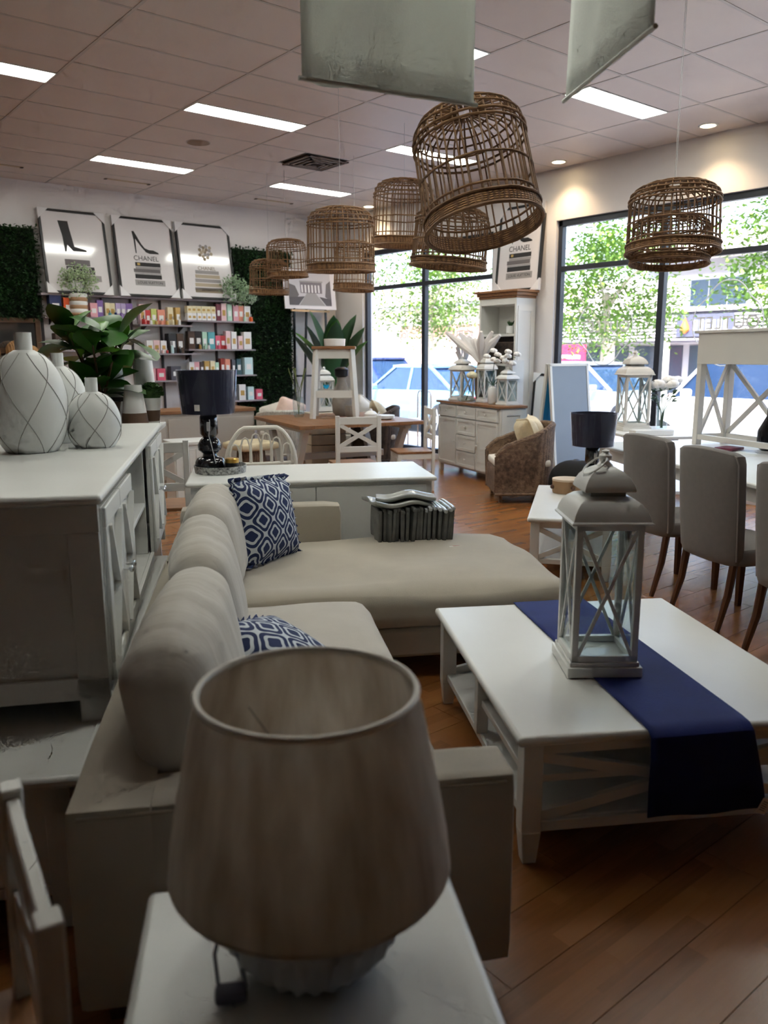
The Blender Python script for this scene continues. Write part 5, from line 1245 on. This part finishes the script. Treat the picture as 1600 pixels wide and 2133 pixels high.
cage('bamboo cage pendant partly behind the largest one', (5.42, 6.36, 3.23), .60, .62, (R(3), 0, 0), 38)
cage('small bamboo cage pendant in front of the tall hedge, upper of the pair', (5.60, 8.83, 2.95), .50, .45, (0, R(-2), 0), 32)
cage('small bamboo cage pendant in front of the tall hedge, lower of the pair', (5.47, 9.03, 2.72), .49, .42, (R(2), 0, 0), 32)

# ------------------------------------------------------------------ hanging paper sheets
paper = CLOTH('sage_paper', (242, 245, 240), (238, 241, 236), 3, (1, 1, 1), .5)
def sheet(label, p0, p1, zb, crease):
    t = thing('hanging_paper_sheet', label, 'paper sheet', (p0[0], p0[1], zb))
    P0 = Vector((0, 0, 0)); P1 = Vector((p1[0]-p0[0], p1[1]-p0[1], 0)); nrm = Vector((-P1.y, P1.x, 0)).normalized()
    v = []; f = []; nu, nv = 16, 16; H_ = CZ-zb
    for j in range(nv+1):
        for i in range(nu+1):
            u = i/nu; q = j/nv; w_ = crease*(math.exp(-((u-.15-.9*q)/.10)**2)*.9+math.exp(-((u-.62+.3*q)/.12)**2)*.5*max(0, 1-q*2))*.05+.02*math.sin(q*2.2)*(1-u)
            p = P1*u+nrm*w_+Vector((0, 0, H_*q)); v.append(p)
    for j in range(nv):
        for i in range(nu): f.append((j*(nu+1)+i, j*(nu+1)+i+1, (j+1)*(nu+1)+i+1, (j+1)*(nu+1)+i))
    o = B().add(v, f).obj('paper', paper, t, ang=80); sm = o.modifiers.new('thick', 'SOLIDIFY'); sm.thickness = .002
    e = P1.normalized()*.012
    B().tube([P0-e, P1+e], .007, 8).obj('bottom_rod', M('rod_white', (216, 220, 214), .4), t)
sheet('broad sage-white paper sheet hanging in front of the largest bamboo cage', (1.39, 2.08), (1.95, 1.95), 2.325, 1.0)
sheet('smaller sage-white paper sheet hanging with its edge towards us', (2.25, 1.83), (1.95, 1.31), 2.365, .35)
# ------------------------------------------------------------------ the street outside
GZ = -.15
struct(B().box(8.4, 90, -60, 90, GZ-.2, GZ).obj('road', M('asphalt', (128, 128, 130), .9, var=.08, vs=3, bump=.2, bs=80), smooth=False))
struct(B().box(8.36, 10.4, -30, 50, GZ, GZ+.12).obj('pavement', M('paving', (206, 200, 192), .9, var=.05, vs=2), smooth=False))
struct(B().box(19.5, 24, -30, 70, GZ, GZ+.14).obj('far_pavement', M('paving', (206, 200, 192)), smooth=False))
def car(label, loc, rz, paint, L=4.4, Wd=1.78, Hc=1.45, suv=False):
    t = thing('parked_car', label, 'car', loc, rz, 'parked cars outside')
    hw = Wd/2; rw = hw*.74
    if suv: st = [(0, .45, .72, .80), (.12, .3, .95, .97), (.9, .25, 1.02, 1), (1.2, .25, 1.05, 1), (4.2, .25, 1.05, 1), (4.55, .3, 1.0, .97), (4.65, .45, .8, .8)]
    else: st = [(0, .4, .6, .78), (.15, .28, .76, .95), (1.05, .22, .88, 1), (1.4, .22, .92, 1), (3.6, .22, .96, 1), (4.25, .28, .94, .95), (4.4, .42, .75, .8)]
    v = []; f = []
    for (x, zl, zb, k) in st:
        x = x*L/4.4 if not suv else x*L/4.65
        for (y, z) in ((-hw*k*.9, zl), (-hw*k, (zl+zb)/2), (-hw*k*.93, zb), (hw*k*.93, zb), (hw*k, (zl+zb)/2), (hw*k*.9, zl)): v.append((x, y, z))
    for i in range(len(st)-1):
        for j in range(6): f.append((i*6+j, i*6+(j+1) % 6, (i+1)*6+(j+1) % 6, (i+1)*6+j))
    f += [tuple(range(5, -1, -1)), tuple((len(st)-1)*6+j for j in range(6))]
    B().add(v, f).obj('body', paint, t, bev=.04)
    if suv: gl = [(1.05, 1.03, .9), (1.75, Hc-.06, .78), (4.05, Hc-.06, .78), (4.45, 1.03, .9)]
    else: gl = [(1.15, .90, .9), (1.95, Hc-.05, .74), (3.1, Hc-.05, .74), (3.95, .94, .9)]
    v = []; f = []
    for (x, z, k) in gl: v += [(x, -hw*k, z), (x, hw*k, z)]
    f = [(0, 2, 3, 1), (2, 4, 5, 3), (4, 6, 7, 5), (0, 6, 4, 2), (1, 3, 5, 7), (0, 1, 7, 6)]
    B().add(v, f).obj('windows', M('car_glass', (40, 62, 96), .05, coat=.5), t, smooth=False)
    xa, xb = gl[1][0]-.12, gl[2][0]+.12
    B().rbox((xa+xb)/2, 0, Hc-.045, xb-xa, Wd*.77, .09, .9, (0, 0, .2), 8).obj('roof', paint, t)
    for s in (-1, 1):
        for (g0, g1) in ((0, 1), (3, 2)):
            a, b = gl[g0], gl[g1]; B().bar((a[0], s*hw*a[2], a[1]), (b[0], s*hw*b[2], b[1]), .07, .05).obj('pillar', paint, t)
        mxx = (gl[1][0]+gl[2][0])/2; B().bar((mxx, s*hw*.91, gl[0][1]), (mxx, s*hw*gl[1][2]*1.01, Hc-.06), .07, .03).obj('door_pillar', paint, t)
        B().rbox(gl[0][0]+.35, s*(hw+.09), gl[0][1]+.08, .12, .2, .13, .7, n=4).obj('mirror', paint, t)
        for x in (L*.19, L*.81):
            w_ = B().lathe([(.001, -.1), (.22, -.1), (.33, -.08), (.34, 0), (.33, .08), (.22, .1), (.001, .1)], 24).obj('wheel', M('tyre', (34, 36, 42), .7), t, (x, s*(hw-.08), .34), (R(90), 0, 0))
            hb = B()
            for k in range(10):
                a = k*math.pi/5; hb.bar((.03*math.cos(a), .03*math.sin(a), -s*.108), (.23*math.cos(a), .23*math.sin(a), -s*.108), .03, .012, (0, 0, 1))
            hb.lathe([(.05, -.112), (.05, .112)], 12); hb.obj('spokes', M('alloy', (190, 194, 200), .3, .7), w_)
        B().rbox(.12, s*hw*.68, .66 if not suv else .8, .14, .34, .12, .6, n=4).obj('headlight', M('lamp_clear', (226, 232, 236), .1), t)
        B().rbox(L-.06, s*hw*.7, .78 if not suv else .92, .1, .3, .13, .6, n=4).obj('tail_light', M('lamp_red', (170, 30, 30), .2), t)
        if suv: B().tube([(1.7, s*rw*1.0, Hc-.01), (1.9, s*rw*1.0, Hc+.05), (3.9, s*rw, Hc+.05), (4.1, s*rw, Hc-.01)], .02, 6).obj('roof_rail', chrome, t)
    return t
silver = M('paint_silver', (158, 168, 180), .25, .3, coat=1); whitep = M('paint_white', (236, 238, 240), .3, coat=1); bluep = M('paint_blue', (40, 62, 118), .25, .2, coat=1); skyp = M('paint_pale_blue', (118, 160, 196), .25, .2, coat=1)
car('white four-wheel-drive with roof rails parked outside the large window', (12.4, 8.1, GZ), R(-90), whitep, 4.75, 1.9, 1.86, True)
car('silver hatchback parked behind the sign board outside', (15.6, 9.35, GZ), R(90), silver, 4.1, 1.74, 1.52)
car('pale blue sedan parked outside the far window', (12.5, 16.1, GZ), R(-90), skyp, 4.5, 1.8, 1.48)
car('dark blue car parked at the far edge of the far window', (15.6, 17.2, GZ), R(90), bluep, 4.4, 1.78, 1.62)
# shops across the street
bw = M('render_white', (236, 230, 224), .9, var=.03, vs=1); bg_ = M('render_grey', (170, 172, 186), .9); bp = M('brick_pink', (206, 160, 148), .9, var=.08, vs=6); dkg = M('shopfront_glass', (58, 74, 92), .15); stripe = M('louvre_white', (238, 236, 238), .7); strd = M('louvre_dark', (116, 116, 132), .7)
t = thing('shop_building', 'white two-storey building with louvred awning across the street', 'building', (24, 2, GZ))
B().box(0, 8, 0, 19.5, 2.1, 4.1).obj('upper_wall', bw, t, smooth=False); B().box(.4, 8, 0, 19.5, 0, 2.1).obj('shop_wall', bg_, t, smooth=False)
B().box(-1.2, 8.2, 8.4, 14.0, 4.6, 5.1).obj('roof_slab', bw, t, smooth=False); B().box(.3, 8, 9.4, 14.0, 4.1, 4.6).obj('roof_wall', bg_, t, smooth=False)
for k in range(3): B().box(-.02, .04, 10.4+.62*k, 10.98+.62*k, 3.05, 3.95).obj('window', dkg, t, smooth=False)
B().box(-.005, .02, 10.25, 12.35, 2.9, 4.1).obj('window_surround', bg_, t, smooth=False)
for k in range(9):
    B().box(.36, .42, .3+2.05*k, 2.1+2.05*k, .15, 1.95).obj('shop_window', dkg, t, smooth=False); B().box(-.9, -.7, .1+2.05*k, .3+2.05*k, 0, 2.1).obj('veranda_post', bw, t, smooth=False)
for k in range(8): B().box(-1.0, -.9, 0, 18.5, 2.10+.10*k, 2.155+.10*k).obj('louvre', stripe, t, smooth=False)
B().box(-.88, .2, 0, 18.5, 2.05, 2.95).obj('awning_box', strd, t, smooth=False); B().box(-1.1, .3, 0, 18.6, 2.95, 3.08).obj('awning_cap', stripe, t, smooth=False)
sg = B().box(-1.06, -1.0, 10.2, 12.0, 2.2, 2.85).obj('shop_sign', M('sign_slate', (78, 82, 104), .6), t, smooth=False)
B().lathe([(.001, 0), (.14, .12), (.13, .22), (.001, .5)], 10).obj('flame_mark', M('flame_orange', (230, 120, 50), .6), sg, (-1.09, 11.7, 2.28))
fb = B()
for k in range(6): fb.box(-1.075, -1.06, 10.35+.19*k, 10.47+.19*k, 2.38, 2.68)
fb.obj('sign_strokes', stripe, sg, smooth=False)
t = thing('low_shop', 'pale low building with pink brick side outside the far window', 'building', (24, 22, GZ))
B().box(0, 8, 0, 16, 0, 4.0).obj('wall', bw, t, smooth=False); B().box(-.05, 0, 1.2, 6.4, .2, 2.9).obj('brick_panel', bp, t, smooth=False); B().box(-1.6, 8.3, -.4, 16.4, 3.7, 4.3).obj('parapet', bw, t, smooth=False); B().box(-1.4, 0, -.3, 16.2, 3.55, 3.7).obj('soffit', bg_, t, smooth=False)
for k in range(3): B().box(-.09, -.05, 1.5+1.65*k, 2.9+1.65*k, .3, 2.4).obj('roller_panel', M('roller_pink', (226, 204, 198), .8), t, smooth=False)
B().box(-.09, -.05, 7.5, 10.0, .3, 2.4).obj('shop_window', M('shop_glass_pale', (190, 196, 204), .2), t, smooth=False)
t = thing('shop_banner', 'red sale banner with white strokes standing across the street', 'banner', (21.4, 16.75, GZ+.14))
B().box(-.03, .03, -.55, .55, .45, 1.85).obj('banner_face', M('banner_red', (206, 44, 82), .7), t, smooth=False)
for k in range(4): B().box(-.036, -.03, -.40+.03*(k % 2), .40-.05*(k % 3), .62+.26*k, .74+.26*k).obj('white_stroke', stripe, t, smooth=False)
for y in (-.5, .5): B().box(-.03, .03, y-.02, y+.02, 0, .45).obj('foot', black, t)
# street trees
leafo = M('tree_leaf', (124, 160, 62), .6, c2=(80, 118, 48), vs=1.5)
def tree(label, loc, h, cr, n, seed, sq=(1, 1, .8)):
    t = thing('street_tree', label, 'tree', loc, 0, 'street trees')
    rn = random.Random(seed); bark = M('pale_bark', (190, 178, 162), .9, var=.1, vs=6)
    B().tube([(0, 0, 0), (.05, .03, h*.35), (0, 0, h*.7)], [.13, .1, .06], 8).obj('trunk', bark, t)
    for k in range(7):
        a = k*.9; B().tube([(0, 0, h*(.35+.05*k)), (cr*.35*math.cos(a), cr*.35*math.sin(a), h*(.5+.05*k)), (cr*.7*math.cos(a), cr*.7*math.sin(a), h*(.58+.05*k))], [.05, .03, .015], 6).obj('branch', bark, t)
    b = B(); cl = [Vector((rn.uniform(-.8, .8)*cr*sq[0], rn.uniform(-.8, .8)*cr*sq[1], h*.72+rn.uniform(-.8, .85)*cr*sq[2])) for _ in range(34)]
    for i in range(n):
        p = rn.choice(cl)+Vector((rn.gauss(0, .2), rn.gauss(0, .2), rn.gauss(0, .16)))*cr; d = Vector((rn.uniform(-1, 1), rn.uniform(-1, 1), rn.uniform(-.8, .5))).normalized(); s = d.cross(Vector((.2, .3, 1))).normalized(); L = rn.uniform(.09, .16)
        b.add([p, p+d*L*.5+s*L*.28, p+d*L, p+d*L*.5-s*L*.28], [(0, 1, 2, 3)])
    o = b.obj('foliage', leafo, t, smooth=False); o['kind'] = 'stuff'
tree('leafy street tree outside the large window beside its mullion', (17.0, 12.3, GZ), 4.5, 1.75, 8500, 11)
tree('leafy street tree at the right picture edge outside', (17.0, 7.3, GZ), 4.5, 1.6, 6000, 12)
tree('leafy street tree outside the far window in front of the pale building', (17.0, 18.7, GZ), 5.0, 1.9, 6000, 13)
